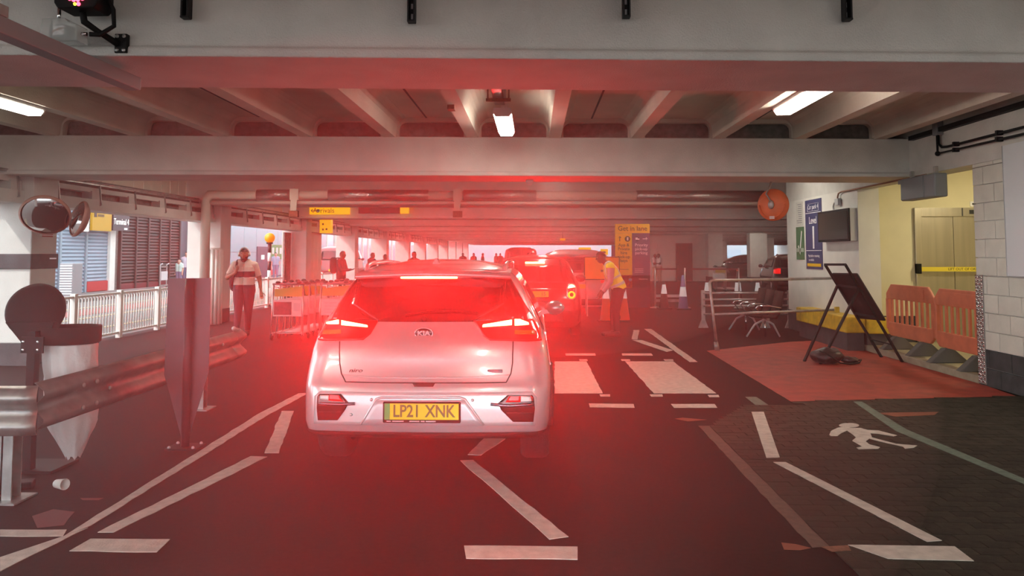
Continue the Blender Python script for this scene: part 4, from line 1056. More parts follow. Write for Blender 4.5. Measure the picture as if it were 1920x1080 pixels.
# --- orange chapter barriers at the lobby
def barrier(label, y0, tilt):
    t = thing('barrier', label, 'barrier', (5.80, y0, .1), tilt)
    W_ = 1.42                                           # runs towards -y from y0
    P = lambda a, b, q: Vector((q, -a, b))
    MB().prism([(.04, .26), (.12, .20), (1.30, .20), (W_ - .04, .26), (W_, .38), (1.36, .42), (.06, .42), (0, .38)], P, -.022, .022).build('bottom_skirt', M_orange, t, bevel=.012)
    MB().prism([(0, .79), (W_, .79), (W_, .88), (W_ - .16, 1.03), (.16, 1.03), (0, .88)], P, -.022, .022).build('top_panel', M_orange, t, bevel=.012)
    MB().box(-.03, -.02, -W_ + .25, -.25, .84, .98).build('recessed_panel', M_orange, t)
    for a in (.0, W_ - .07): MB().prism([(a, .3), (a + .07, .3), (a + .07, .8), (a, .8)], P, -.03, .03).build('end_post', M_orange, t, bevel=.012)
    for k in range(8):
        a = .14 + k * .15; MB().prism([(a, .40), (a + .042, .40), (a + .042, .81), (a, .81)], P, -.016, .016).build('slat', M_orange, t, bevel=.006)
    for a in (.3, 1.1):
        MB().box(-.02, .02, -a - .025, -a + .025, .1, .34).prism([(-.28, 0), (.28, 0), (.06, .20), (-.06, .20)], lambda q_, b_, w_: Vector((q_, -a + w_, b_)), -.06, .06).build('foot', mat('rubber_grey', (.13, .12, .11), .8), t, bevel=.01)
    MB().box(-.04, .04, -W_ - .05, -W_ + .02, .45, .62).build('hinge', M_orange, t, bevel=.006)
    return t
barrier('orange plastic barrier left of the pair, nearer the yellow bumper', 12.85, .03)
barrier('orange plastic barrier right of the pair, beside the metal corner plate', 11.34, -.02)
# chequer plate corner guard
cg = thing('corner_guard', 'chequered metal plate guarding the block wall corner', 'corner guard', (WX - .006, 9.845, 0))
MB().box(-.004, .004, -.16, .006, 0.02, 1.36).box(-.004, .12, 0, .006, .02, 1.36).build('plate', M_galv, cg)
stud = MB().sphere((0, 0, 0), (.004, .012, .02), 6, 4)
so1 = None; k = 0
for z_ in range(33):
    for yy in (-.13, -.09, -.05, -.015):
        loc = (-.005, yy, .05 + z_ * .04); rot = (.7 if (z_ + k) % 2 else -.7, 0, 0); k += 1
        if so1 is None: so1 = stud.build('stud', M_chrome, cg); so1.location = loc; so1.rotation_euler = rot
        else: inst(so1, loc, cg, rot)
# white board on near wall
wb = thing('notice_board', 'large blank white board on the block wall at the right edge', 'board', (WX - .012, 8.55, 1.36))
pz_ = onX(1868, 280, WX).z
MB().box(-.008, .011, -1.6, .62, 0, pz_ - 1.36 + .02).build('board', mat('white_board', (.66, .69, .72), .4), wb)
MB().tube([(-.010, -1.6, 0), (-.010, .62, 0), (-.010, .62, pz_ - 1.34)], .006, 6).build('edge_strip', M_lgrey, wb)
# --- lift
lt = thing('lift', 'brass coloured lift doors with header panel in the lobby', 'lift', (7.44, 13.55, .1))
MB().box(-.84, -.72, -.06, .02, 0, 2.32).build('frame', M_steel, lt, bevel=.006)
MB().box(-.72, .95, -.05, .02, 2.17, 2.32).build('header', M_steel, lt)
for i in range(3): MB().box(-.72 + i * .55, -.72 + i * .55 + .545, -.02 - .008 * (i == 1), .02, 0, 2.17).build('door_panel', M_steel, lt)
MB().box(-.03, -.01, -.054, -.04, 2.175, 2.315).build('header_joint', M_dark, lt)
MB().box(.10, .20, -.056, -.04, 2.21, 2.28).build('floor_indicator', M_kprint, lt)
li = MB().box(7.58, 7.70, 13.53, 13.552, 2.44, 2.53).build('lift_sign', M_wprint); tag(li, 'small white sign above the lift header', 'sign')
MB().box(-.03, .03, -.014, -.010, .03, .06).build('print', M_kprint, li)
tp = thing('tape', 'yellow warning tape stretched across the lift doors', 'tape', (6.65, 13.44, 1.32))
MB().box(0, 1.75, -.002, .002, 0, .075).build('band', mat('tape_yellow', (.75, .60, .05), .5), tp)
text('lettering', 'LIFT OUT OF ORDER', .062, frame((.75, -.003, .037), (1, 0, 0), (0, 0, 1), (0, -1, 0)), M_kprint, tp)
MB().box(-.05, 0, -.03, .1, -.04, .13).build('clip', M_black, tp)
# --- screen wall fittings
tv = thing('screen', 'dark display screen in a grey housing on the core wall', 'screen', (5.48, 13.34, 1.84))
MB().box(-.05, .066, 0, 1.44, 0, .57).build('housing', M_lgrey, tv, bevel=.008)
MB().box(-.075, -.05, .0, 1.44, 0, .57).build('bezel', M_blackm, tv, bevel=.006)
MB().box(-.08, -.07, .05, 1.39, .04, .53).build('display', mat('dark_display', (.05, .04, .035), .25), tv)
cw = thing('conduit', 'steel conduit bending down to the screen housing', 'conduit', (5.51, 13.9, 2.43))
q = [onX(x, y, 5.51) for x, y in ((1575, 388), (1575, 382), (1583, 380))]; z2 = onX(1585, 360, 5.51).z
MB().tube([(0, .35, 0), (0, .35, .07), (0, .30, .12), (0, .22, .125)], .018, 8).build('bend', M_chrome, cw)
MB().box(-.03, .03, .08, .24, .07, .19).build('switch_box', M_lgrey, cw, bevel=.005)
MB().tube([(0, .16, .19), (0, .16, BZ - 2.43 - .10), (0, .12, BZ - 2.43 - .04), (0, -.0, BZ - 2.43 - .02), (0, -3.0, BZ - 2.43 - .02)], .014, 8).build('pipe', mat('copper_pipe', (.32, .17, .12), .5, metal=.4), cw)
def wposter(name, label, px0, px1, ztop, zbot, m):
    ya, yb = onX(px0, 440, 5.54).y, onX(px1, 440, 5.54).y
    t = thing(name, label, 'poster', (5.54, (ya + yb) / 2, zbot)); w = (ya - yb) / 2
    MB().box(-.004, .008, -w, w, 0, ztop - zbot).build('sheet', m, t)
    return t, w, ztop - zbot
fx = lambda y, z: frame((-.006, y, z), (0, -1, 0), (0, 0, 1), (-1, 0, 0))
t, w, h = wposter('poster', 'tall blue car park level 1 poster behind the screen', 1511, 1541, 2.70, 1.32, M_navy)
text('lettering', 'Car park 4', .13, fx(0, h - .15), M_wprint, t)
text('lettering', 'Level', .2, fx(.02, h - .42), M_wprint, t)
text('numeral', '1', .62, fx(.0, h - .78), M_wprint, t, bold=.01)
text('lettering', 'Pay before returning', .072, fx(0, .26), M_wprint, t)
text('lettering', 'to vehicle', .072, fx(.14, .18), M_wprint, t)
for z_ in (h - .27, .36): MB().box(-.007, -.003, -w * .95, w * .95, z_, z_ + .012).build('rule', M_wprint, t)
MB().tube([(-.006, -.3, h - .23), (-.006, .3, h - .23), (-.006, .3, h - .08), (-.006, -.3, h - .08), (-.006, -.3, h - .23)], .004, 4).build('outline', M_wprint, t)
MB().box(-.008, -.003, -w * .85, w * .85, .05, .11).build('yellow_band', M_yel, t)
t, w, h = wposter('poster', 'narrow green poster with a white tick mark', 1493, 1507, 2.18, 1.50, mat('poster_green', (.05, .17, .07), .5))
MB().prism([(.08, .3), (.03, .18), (-.10, .60), (-.14, .58), (-.01, .10), (.12, .28)], lambda a, b, q: Vector((q, a, b)), -.008, -.003).build('tick', M_wprint, t)
MB().box(-.008, -.003, -w, w, .16, .24).build('pale_band', mat('pale_green', (.4, .5, .4), .5), t)
t, w, h = wposter('poster', 'white notice with lines of text above the green poster', 1494, 1506, 2.70, 2.20, mat('paper', (.62, .61, .55), .6))
for i in range(10): MB().box(-.007, -.003, -w * .8, w * random.uniform(.2, .8), h - .06 - i * .042, h - .045 - i * .042).build('text_line', M_grey, t)
# grey enclosure, conduits on the lintel
ge = thing('enclosure', 'grey lidded enclosure hanging from the lintel edge', 'enclosure', (5.44, 10.55, 2.36))
ya, yb = onX(1700, 350, 5.44).y, onX(1765, 350, 5.44).y
ge.location = (5.44, yb, onX(1740, 372, 5.44).z)
MB().box(-.09, .09, 0, ya - yb, 0, .32).build('case', M_grey, ge, bevel=.02)
MB().box(-.10, -.085, .28, ya - yb - .02, .01, .31).build('lid', mat('grey_lid', (.2, .21, .22), .5), ge, bevel=.012)
MB().box(-.02, .02, .1, .16, .32, .42).box(-.02, .02, ya - yb - .2, ya - yb - .14, .32, .42).build('bracket', M_galv, ge)
MB().box(-.04, .04, ya - yb, ya - yb + .18, .26, .32).build('gland_box', M_grey, ge)
cx1 = thing('conduit', 'pair of dark conduits with a junction box on the right lintel', 'conduit', (5.50, 9.9, 2.9))
def cxp(x, y): return onX(x, y, 5.50) - Vector(cx1.location)
MB().tube([cxp(1759, 252), cxp(1760, 270), cxp(1766, 276), cxp(1776, 275), cxp(1920, 238)], .016, 8).build('upper_pipe', M_blackm, cx1)
MB().tube([cxp(1757, 254), cxp(1758, 288), cxp(1920, 251)], .016, 8).build('lower_pipe', M_blackm, cx1)
c = cxp(1758, 240); MB().box(c.x - .04, c.x + .04, c.y - .07, c.y + .07, c.z - .1, c.z + .1).build('junction_box', M_grey, cx1, bevel=.005)
c = cxp(1758, 288); MB().sphere(c, .035, 10, 8).build('elbow', M_blackm, cx1)
for px, py in ((1791, 270), (1872, 249), (1791, 281), (1872, 261)):
    c = cxp(px, py); MB().box(c.x - .03, c.x + .045, c.y - .02, c.y + .02, c.z - .028, c.z + .028).build('saddle', M_blackm, cx1)
MB().box(5.47, 5.55, 6, 11.3, 3.27, 3.33).build('trim_2', M_blackm, kind='structure')['label'] = 'dark strip along the top of the right lintel'  # dark strip running along the lintel top
# orange mirror back
oc = onY(1449, 384, 12.1)
om = thing('mirror', 'orange backed round mirror hanging near the screen wall', 'mirror', oc, math.radians(-38))
SC = Matrix.Diagonal((.84, .84, .84, 1))
MB().lathe([(.001, -.05), (.12, -.07), (.22, -.045), (.285, 0), (.30, .02), (.285, .04), (.001, .05)], (0, 0, 0), 'y', 32).xf(SC).build('shell', mat('mirror_orange', (.80, .16, .04), .5, var=.15, scale=6), om)
MB().tube([(.24 * math.cos(a * PI / 12), -.05, .24 * math.sin(a * PI / 12)) for a in range(12, 25)], .012, 6).xf(SC).build('rib', MATS['mirror_orange'], om)
MB().sphere((0, -.075, 0), (.05, .03, .07), 12, 8).tube([(0, -.08, .05), (-.07, -.09, .17), (-.04, -.02, .27), (-.02, .0, BZ - oc.z)], .014, 8).build('bracket', M_galv, om)
MB().box(-.04, .04, -.05, -.042, -.22, -.18).build('label_plate', M_wprint, om)
# --- convex mirrors by the first pillar
M_mir = mat('mirror_face', (.40, .40, .39), .08, metal=1.0); M_mback = mat('mirror_back', (.42, .22, .17), .55, var=.15)
c = onY(85, 404, 10.6)
m1 = thing('mirror', 'round convex mirror facing the lane on the first pillar', 'mirror', c, math.radians(24))
TL = Matrix.Rotation(math.radians(36), 4, 'X')
def tolocal(t, p): return Matrix.Rotation(-t.rotation_euler.z, 4, 'Z') @ (Vector(p) - Vector(t.location))
MB().lathe([(.001, -.10), (.12, -.092), (.22, -.06), (.30, 0)], (0, 0, 0), 'y', 32).xf(TL).build('face', M_mir, m1)
MB().lathe([(.30, -.02), (.325, 0), (.32, .03), (.2, .09), (.001, .12)], (0, 0, 0), 'y', 32).xf(TL).build('shell', M_mback, m1)
MB().tube([TL @ Vector((0, .10, 0)), tolocal(m1, (c.x - .2, 10.95, c.z)), tolocal(m1, (-7.40, 11.10, c.z))], .02, 8).build('arm', M_blackm, m1)
c = onY(147, 410, 10.9)
m2 = thing('mirror', 'second convex mirror seen edge on beside the first', 'mirror', c, 0)
R2 = Matrix.Rotation(math.radians(-46), 4, 'Z') @ Matrix.Rotation(math.radians(26), 4, 'X')
R2 = Matrix.Rotation(math.radians(20), 4, 'Y') @ Matrix.Rotation(math.radians(-44), 4, 'Z')
MB().lathe([(.001, -.09), (.12, -.08), (.2, -.05), (.25, 0)], (0, 0, 0), 'y', 28).xf(R2).build('face', M_mir, m2)
MB().lathe([(.25, -.02), (.27, 0), (.26, .03), (.18, .09), (.001, .12)], (0, 0, 0), 'y', 28).xf(R2).build('shell', M_mback, m2)
MB().tube([R2 @ Vector((0, .11, 0)), tolocal(m2, (c.x - .25, 11.3, c.z)), tolocal(m2, (-7.38, 11.5, c.z))], .02, 8).build('arm', M_blackm, m2)
def pnotice(name, label, x0, y0, x1, y1, X, m):
    a, b = onX(x0, y1, X), onX(x1, y0, X)
    o = MB().box(X, X + .012, a.y, b.y, a.z, b.z).build(name, m); tag(o, label, 'notice'); return o, a, b
o, a, b = pnotice('notice', 'small red notice on the first pillar under the mirror', 79, 434, 98, 444, PXF + .002, mat('notice_red', (.45, .12, .10), .5))
MB().box(.008, .0085, -.2, .2, .02, .03).build('print', M_wprint, o)
pb = thing('pillar_band', 'dark padded band around the first pillar', 'band', (PXF, 11.35, 1.40))
MB().box(-.83, .02, -.33, .32, 0, .22).build('pad', M_dark, pb, bevel=.01)
MB().box(.02, .03, .1, .25, .14, .16).build('reflective_tab', M_slv, pb)
o, a, b = pnotice('notice', 'tall red notice on the boarded wall in the third opening', 573, 463, 582, 488, -7.655, M_red)
MB().box(.0125, .013, -.3, .3, .1, .2).build('print', M_wprint, o)
# --- guard rail
GX = -3.35
gl = thing('guard_rail', 'galvanised crash barrier curving along the left of the lane', 'crash barrier', (GX, 6.5, 0))
prof = [(0.0, .755), (.03, .735), (.07, .70), (.075, .67), (.03, .625), (.0, .59), (.03, .555), (.075, .51), (.07, .48), (.03, .445), (.0, .43)]
def rail(path, name, m):
    rows = []
    for i, p in enumerate(path):
        a = path[max(i - 1, 0)]; b_ = path[min(i + 1, len(path) - 1)]
        d = Vector((b_[0] - a[0], b_[1] - a[1], 0)).normalized(); n_ = Vector((d.y, -d.x, 0))
        rows.append([Vector((p[0], p[1], z)) + n_ * o for o, z in prof])
    b = MB().grid(rows); o = b.build(name, m, gl); s = o.modifiers.new('s', 'SOLIDIFY'); s.thickness = .006; return o
rail([(-.01, -1.36), (0, -.4), (0, .4), (0, 1.2), (.0, 1.7), (.0, 2.0)], 'long_rail', mat('grey_brown_rail', (.22, .20, .19), .55, metal=.5, var=.25, scale=7))  # long rail coloured darker and browner than the near piece
rail([(-1.5, -1.50), (-.9, -1.50), (-.4, -1.50), (.02, -1.49), (.08, -1.46)], 'near_rail', M_galv)
rail([(0, 1.85), (.0, 2.15), (-.02, 2.3), (-.08, 2.42)], 'end_piece', MATS['grey_brown_rail'])
for x, y in ((-.14, -1.42), (-.16, 1.55)):
    MB().box(x - .07, x + .07, y - .05, y - .04, 0, .72).box(x - .07, x + .07, y + .04, y + .05, 0, .72).box(x - .006, x + .006, y - .05, y + .05, 0, .72).box(x - .14, x + .14, y - .12, y + .12, 0, .012).build('post', M_galv, gl)
MB().box(-.5, -.44, -1.38, -1.32, 0, .7).build('post', M_galv, gl)
MB().prism([(.10, 0), (.10, .5), (.02, .02)], lambda a, b, q: Vector((-.24 - a * 0 + a, 1.55 + q, b)), -.005, .005).build('gusset', M_galv, gl)
for y, z in ((-.95, .67), (-.95, .51), (-.78, .67), (-.78, .51), (-.6, .59), (1.55, .67)): MB().sphere((.085, y, z), (.012, .018, .018), 8, 6).build('bolt', M_galv, gl)
for x, z in ((-.62, .67), (-.5, .51), (-.35, .67), (-.3, .51)): MB().sphere((x + .0, -1.57, z), (.018, .012, .018), 8, 6).build('bolt', M_chrome, gl)
# --- arrow shaped sign seen from the back
ss = thing('keep_sign', 'back of a pointed grey sign on a dark post beside the crash barrier', 'sign', (-2.92, 6.49, 0))
pw = .185
MB().prism([(-pw, 1.41), (pw, 1.415), (pw, .62), (.02, .06), (-.03, .06), (-pw - .01, .60)], lambda a, b, q: Vector((a - .015, q, b)), .0, .008).build('panel', mat('sign_back', (.13, .115, .13), .45, metal=.4, var=.12, scale=5), ss)
MB().cyl((0, -.035, .012), (0, -.035, 1.41), .034, 14).build('post', mat('dark_post', (.055, .035, .045), .45), ss)
MB().box(-.13, .13, -.14, .08, 0, .014).build('base_plate', M_blackm, ss)
for x, y in ((-.1, -.11), (.1, -.11), (-.1, .05), (.1, .05)): MB().sphere((x, y, .02), .014, 8, 5).build('bolt', M_lgrey, ss)
# --- litter bag holder
lh = thing('litter_holder', 'black litter bag holder with round raised lid behind the barrier', 'litter bin', (-3.76, 5.72, 0))
b0 = Vector(lh.location)
MB().box(-.03, .03, -.03, .03, .02, 1.04).build('post', M_blackm, lh)
MB().box(-.07, .10, -.042, -.03, .88, 1.0).build('bracket', M_blackm, lh)
for a, z in ((-.05, .905), (-.05, .965), (.06, .905), (.06, .965)): MB().sphere((a, -.045, z), (.012, .006, .012), 8, 6).build('bolt', M_chrome, lh)
rr = [(.15 + .215 * math.cos(2 * PI * i / 28), .2 + .19 * math.sin(2 * PI * i / 28)) for i in range(29)]
RG = lambda k, z: [Vector((.15 + (x - .15) * k, .2 + (y - .2) * k, z)) for x, y in rr]
MB().grid([RG(1, .93), RG(1.06, .94), RG(1.08, 1.06), RG(1, 1.06), RG(.97, .95), RG(1, .93)]).build('hoop', M_black, lh)
Mlid = Matrix.Translation((-.09, .12, 1.185)) @ Matrix.Rotation(math.radians(-10), 4, 'X') @ Matrix.Diagonal((1, 1, .90, 1))
MB().lathe([(.001, -.055), (.1, -.05), (.19, -.03), (.225, 0), (.238, .03), (.22, .03), (.001, -.03)], (0, 0, 0), 'y', 36).xf(Mlid).build('lid', mat('black_lid', (.010, .008, .008), .7, spec=.15, bump=.15, bscale=40), lh)
MB().prism([(-.13, .95), (.06, .95), (.12, 1.10), (-.26, 1.10)], lambda a, b, q: Vector((a, q, b)), .05, .14).build('hinge', M_black, lh)
MB().box(-.2, .2, -.05, .3, 0, .02).build('foot_plate', M_blackm, lh)
bag = MB(); rows = []
for j in range(17):
    t_ = j / 16; z = lerp(.925, .06, t_); sc = 1.0 - .12 * t_ if t_ < .7 else .916 - (t_ - .7) * 2.2
    rows.append([Vector((.16 + .05 * t_ + .19 * sc * math.cos(2 * PI * i / 32) * (1 + .10 * math.sin(i * 1.9 + j * .5)), .2 + .17 * sc * math.sin(2 * PI * i / 32) * (1 + .10 * math.sin(i * 2.3 - j * .4)), z + .015 * math.sin(i * 1.3) * t_)) + b0 for i in range(32)])
bag.grid(rows, True, True)
bo = bag.build('litter_bag', mat('translucent_bag', (.82, .80, .77), .4, alpha=.9, bump=.5, bscale=18), None)
tag(bo, 'pale translucent litter bag hanging from the black hoop', 'bag')
db = MB().box(-.15, .15, -.06, .06, 0, .05, Matrix.Translation((-3.62, 5.3, .0)) @ Matrix.Rotation(.4, 4, 'Z')).build('scrap', M_blackm, bevel=.01); tag(db, 'dark metal scrap on the floor under the litter bag', 'debris')
cupo = MB().lathe([(.001, 0), (.028, 0), (.038, .09), (.035, .09), (.026, .005)], (0, 0, 0), 'z', 14).xf(Matrix.Translation((-3.30, 5.32, .036)) @ Matrix.Rotation(1.5, 4, 'Y') @ Matrix.Rotation(.4, 4, 'X')).build('paper_cup', M_white); tag(cupo, 'white paper cup lying by the barrier post', 'cup')
# --- white pedestrian fence in the left openings
fn = thing('fence', 'white railing fence across the first left opening', 'fence', (-8.05, 11.75, 0))
FL = 6.1
MB().box(-.025, .025, 0, FL, .84, .88).build('top_rail', M_white, fn); MB().box(-.02, .02, 0, FL, .08, .12).build('bottom_rail', M_white, fn)
fp = MB().box(-.045, .045, -.045, .045, 0, .92).build('fence_post', M_white, fn)
for i in range(5):
    o = fp if i == 0 else inst(fp, (0, 0, 0), fn); o.location = (0, .05 + i * 1.5, 0)
fb = MB().cyl((0, 0, .1), (0, 0, .86), .011, 6).build('baluster', M_white, fn)
k = 0
for i in range(60):
    y = .1 + i * .1
    if min(abs(y - .05 - j * 1.5) for j in range(5)) < .06: continue
    o = fb if k == 0 else inst(fb, (0, 0, 0), fn); k += 1; o.location = (0, y, 0)
dup(fn, (-8.05, 18.5, 0), label='white railing fence across the second left opening behind the walking man')
dup(fn, (-8.05, 25.3 + 2.2, 0), label='white railing fence in the third left opening')
# ================================================================== OUTSIDE BUILDINGS
FX = -18.0
M_shb = mat('shutter_lit_blue', (.22, .30, .37), .5, var=.06, scale=3)  # daylight on this part of the front is painted in as pale blue
M_shd = mat('shutter_shaded_brown', (.026, .018, .014), .6, var=.15, scale=4)  # shade on the rest of the front is painted in as dark brown
M_pan = mat('pale_blue_panel', (.24, .32, .37), .35, var=.04, scale=2)
fc = thing('terminal_building', 'terminal front with daylit blue and shaded brown roller shutters across the road', 'building', (FX, 34, 0))
def shutter(y0, y1, z0, z1, m, name='shutter', n=34):
    rows = []
    for i in range(n * 2 + 1):
        z = lerp(z0, z1, i / (n * 2)); x = .0 if i % 2 else .035
        rows.append([Vector((x, y0 - 34, z)), Vector((x, y1 - 34, z))])
    return MB().grid(rows, False).build(name, m, fc)
shutter(26.4, 28.6, .1, 5, M_shb); shutter(28.75, 30.3, .1, 5, M_shb); shutter(30.45, 32.0, .1, 5, M_shb)
for y in (26.3, 28.67, 30.37): MB().box(-.05, .08, y - 34 - .05, y - 34 + .05, 0, 5).build('guide_rail', M_pan, fc)
ys = [32.95, 34.25, 35.35, 36.45, 37.45, 38.5]
for i in range(5): shutter(ys[i] + .05, ys[i + 1] - .05, .25, 5, M_shd)
for y in ys: MB().box(-.05, .08, y - 34 - .05, y - 34 + .05, 0, 5).build('guide_rail', mat('rail_shaded_brown', (.06, .045, .04), .6), fc)  # rails carry the same painted shade as the brown shutters
MB().box(-.4, -.06, -8, 4.5, 0, 6).build('wall', M_infill, fc)
MB().box(-.3, .1, -8, 4.5, 5, 6).build('fascia', M_white, fc)
MB().box(-.02, .14, 31.95 - 34, 32.35 - 34, 0, 5).build('white_post', M_white, fc)
MB().box(-.02, .03, ys[0] - 34, ys[-1] - 34, 0, .3).build('red_sill', mat('red_sill', (.16, .03, .035), .6), fc)
MB().box(.0, .08, 30.45 - 34, 32 - 34, .1, .5).build('red_sill', M_red, fc)
def xbox(name, label, cat, x0, y0, x1, y1, X, m, d=.1):
    a, b = onX(x0, y1, X), onX(x1, y0, X)
    t = thing(name, label, cat, (X, a.y, a.z)); w, h = b.y - a.y, b.z - a.z
    MB().box(-d, 0, 0, w, 0, h).build('panel', m, t); return t, w, h
t, w, h = xbox('terminal_sign', 'yellow sign panel beside the Terminal 4 sign', 'sign', 173, 396, 210, 432, -17.4, mat('sign_ochre', (.42, .24, .01), .5))
MB().box(0, .01, .1, .28, h - .3, h - .1).build('symbol', M_kprint, t); MB().box(0, .01, .36, .8, h - .27, h - .17).build('print', MATS['sign_brown'], t)
MB().box(-.2, -.1, -.55, -.05, -.05, h + .1).build('end_panel', M_white, t)
for q in (.2, w - .2): MB().box(-.6, -.1, q - .03, q + .03, h * .45, h * .55).build('arm', M_galv, t)
t, w, h = xbox('terminal_sign', 'dark sign reading Terminal 4 across the road', 'sign', 212, 398, 243, 432, -17.4, mat('sign_charcoal', (.05, .045, .05), .5))
text('lettering', 'Terminal 4', .36, frame((.006, w * .5, h - .45), (0, 1, 0), (0, 0, 1), (1, 0, 0)), mat('lit_letters', (.9, .9, .85), .5, emit=(1, .95, .85), estr=.8), t, sx=.75)
MB().box(0, .01, w - .4, w - .15, .05, .13).build('print', M_wprint, t)
for q in (.2, w - .2): MB().box(-.6, -.1, q - .03, q + .03, h * .45, h * .55).build('arm', M_galv, t)
t = thing('kiosk', 'grey louvred cabinet in front of the daylit blue shutters', 'cabinet', (-16.6, 27.2, .08))
MB().box(-.24, .24, -.3, .3, 0, 1.2).build('cabinet', M_grey, t, bevel=.02)
for i in range(12): MB().box(-.22, .22, -.32, -.30, .1 + i * .09, .15 + i * .09).build('louvre', M_lgrey, t)
t = thing('luggage_trolley', 'empty luggage trolley parked by the shaded brown shutters', 'trolley', (-16.8, 34.5, .08))
for sx in (-.3, .3): MB().tube([(0, sx, .0), (0, sx, 1.05), (.1, sx, 1.1)], .03, 8).build('upright', M_lgrey, t)
MB().box(-.02, .05, -.3, .3, .35, .75).build('panel', M_lgrey, t); MB().box(-.05, .05, -.3, .3, .92, 1.0).build('tray', M_infill, t); MB().box(0, .7, -.3, .3, .1, .15).build('deck', M_galv, t)
# second front: pale blue panels with a door and safety signs
f2 = thing('terminal_building', 'pale blue panelled terminal front behind the orange beacon', 'building', (FX, 52, 0))
MB().box(-.4, -.05, -9, 14, 0, 7).build('wall', M_infill, f2)
for r in range(4):
    for c in range(11):
        MB().box(-.05, .03, -9 + c * 2.1 + .012, -9 + (c + 1) * 2.1 - .012, r * 1.62 + .1 + .012, (r + 1) * 1.62 + .1 - .012).build('wall_panel', M_pan, f2)
dr = MB().box(.03, .08, -2.6, -.55, .08, 2.1).build('door', mat('slate_door', (.05, .05, .08), .5), f2); MB().box(.08, .09, -1.9, -1.3, 1.25, 1.55).build('door_notice', M_wprint, dr)
MB().box(.03, .08, -.2, 2.6, 1.25, 2.25).build('green_sign', mat('sign_green', (.05, .22, .07), .5), f2)
for q in (.2, 1.0, 1.75): MB().box(.08, .085, q, q + .4, 1.62, 2.05).build('green_sign_symbol', M_lgrey, f2)
MB().box(.03, .08, -.2, 1.1, .2, 1.15).build('red_sign', M_red, f2); MB().box(.08, .085, .2, .7, .55, .85).build('red_sign_print', M_wprint, f2)
# set back link between the fronts, and the long block further on
f3 = thing('terminal_block', 'long pale glazed terminal block further down the road', 'building', (-20, 80, 0))
MB().box(-3, -.05, -45, -30, 0, 8).build('link_wall', M_pan, f3)
MB().box(-1, .0, -13, 45, 0, 9).build('wall', mat('pale_facade', (.30, .35, .38), .5, var=.05), f3)
for i in range(18):
    MB().box(0, .06, -12.5 + i * 3.1, -12.5 + i * 3.1 + 2.2, .5, 4.2).build('window', mat('pale_window', (.25, .33, .40), .15), f3)
    MB().box(0, .18, -12.9 + i * 3.1, -12.7 + i * 3.1, 0, 8).build('mullion', M_white, f3)
MB().box(-.9, .3, -46, 46, 8, 9.2).build('fascia', M_white, f3)
# beacon on banded pole
be = thing('beacon', 'orange globe beacon on a black and white banded pole', 'beacon', (-8.32, 24.0, 0))
MB().sphere((0, 0, 2.12), .16, 20, 14).build('globe', mat('amber_globe', (.9, .28, .0), .4, emit=(1, .28, .0), estr=.35), be)
MB().lathe([(.10, 1.93), (.10, 1.98), (.06, 1.98)], (0, 0, 0), 'z', 16).build('collar', M_black, be)
for i in range(7): MB().cyl((0, 0, i * .275), (0, 0, (i + 1) * .275 + (.01 if i < 6 else .02)), .055, 14).build('band', (M_kprint if i % 2 == 0 else M_wprint), be)
# outdoor totem
to = thing('road_totem', 'purple road totem with yellow header in the third opening', 'sign', (-12.0, 45.2, 0))
MB().box(-.36, .36, 0, .12, .0, 1.55).build('panel', M_purple, to); MB().box(-.37, .37, -.01, .13, 1.55, 1.95).build('header', M_yell, to); MB().box(-.28, .2, -.015, -.01, 1.68, 1.78).build('print', M_kprint, to)
simple_car('van', 'dark shuttle van standing on the road outside', (-10.6, 40.5, 0), math.radians(4), 2.0, 4.8, 1.9, mat('maroon_paint', (.10, .012, .015), .3, coat=1), van=True)
# distant block closing the view at the far end
fe = thing('far_building', 'pale low building beyond the far end of the car park', 'building', (10, 150, 0))
MB().box(-60, 60, 0, 6, 0, 3.4).build('wall', MATS['pale_facade'], fe)
for i in range(20): MB().box(-58 + i * 6, -54 + i * 6, -.05, 0, .9, 2.4).build('window', MATS['pale_window'], fe)

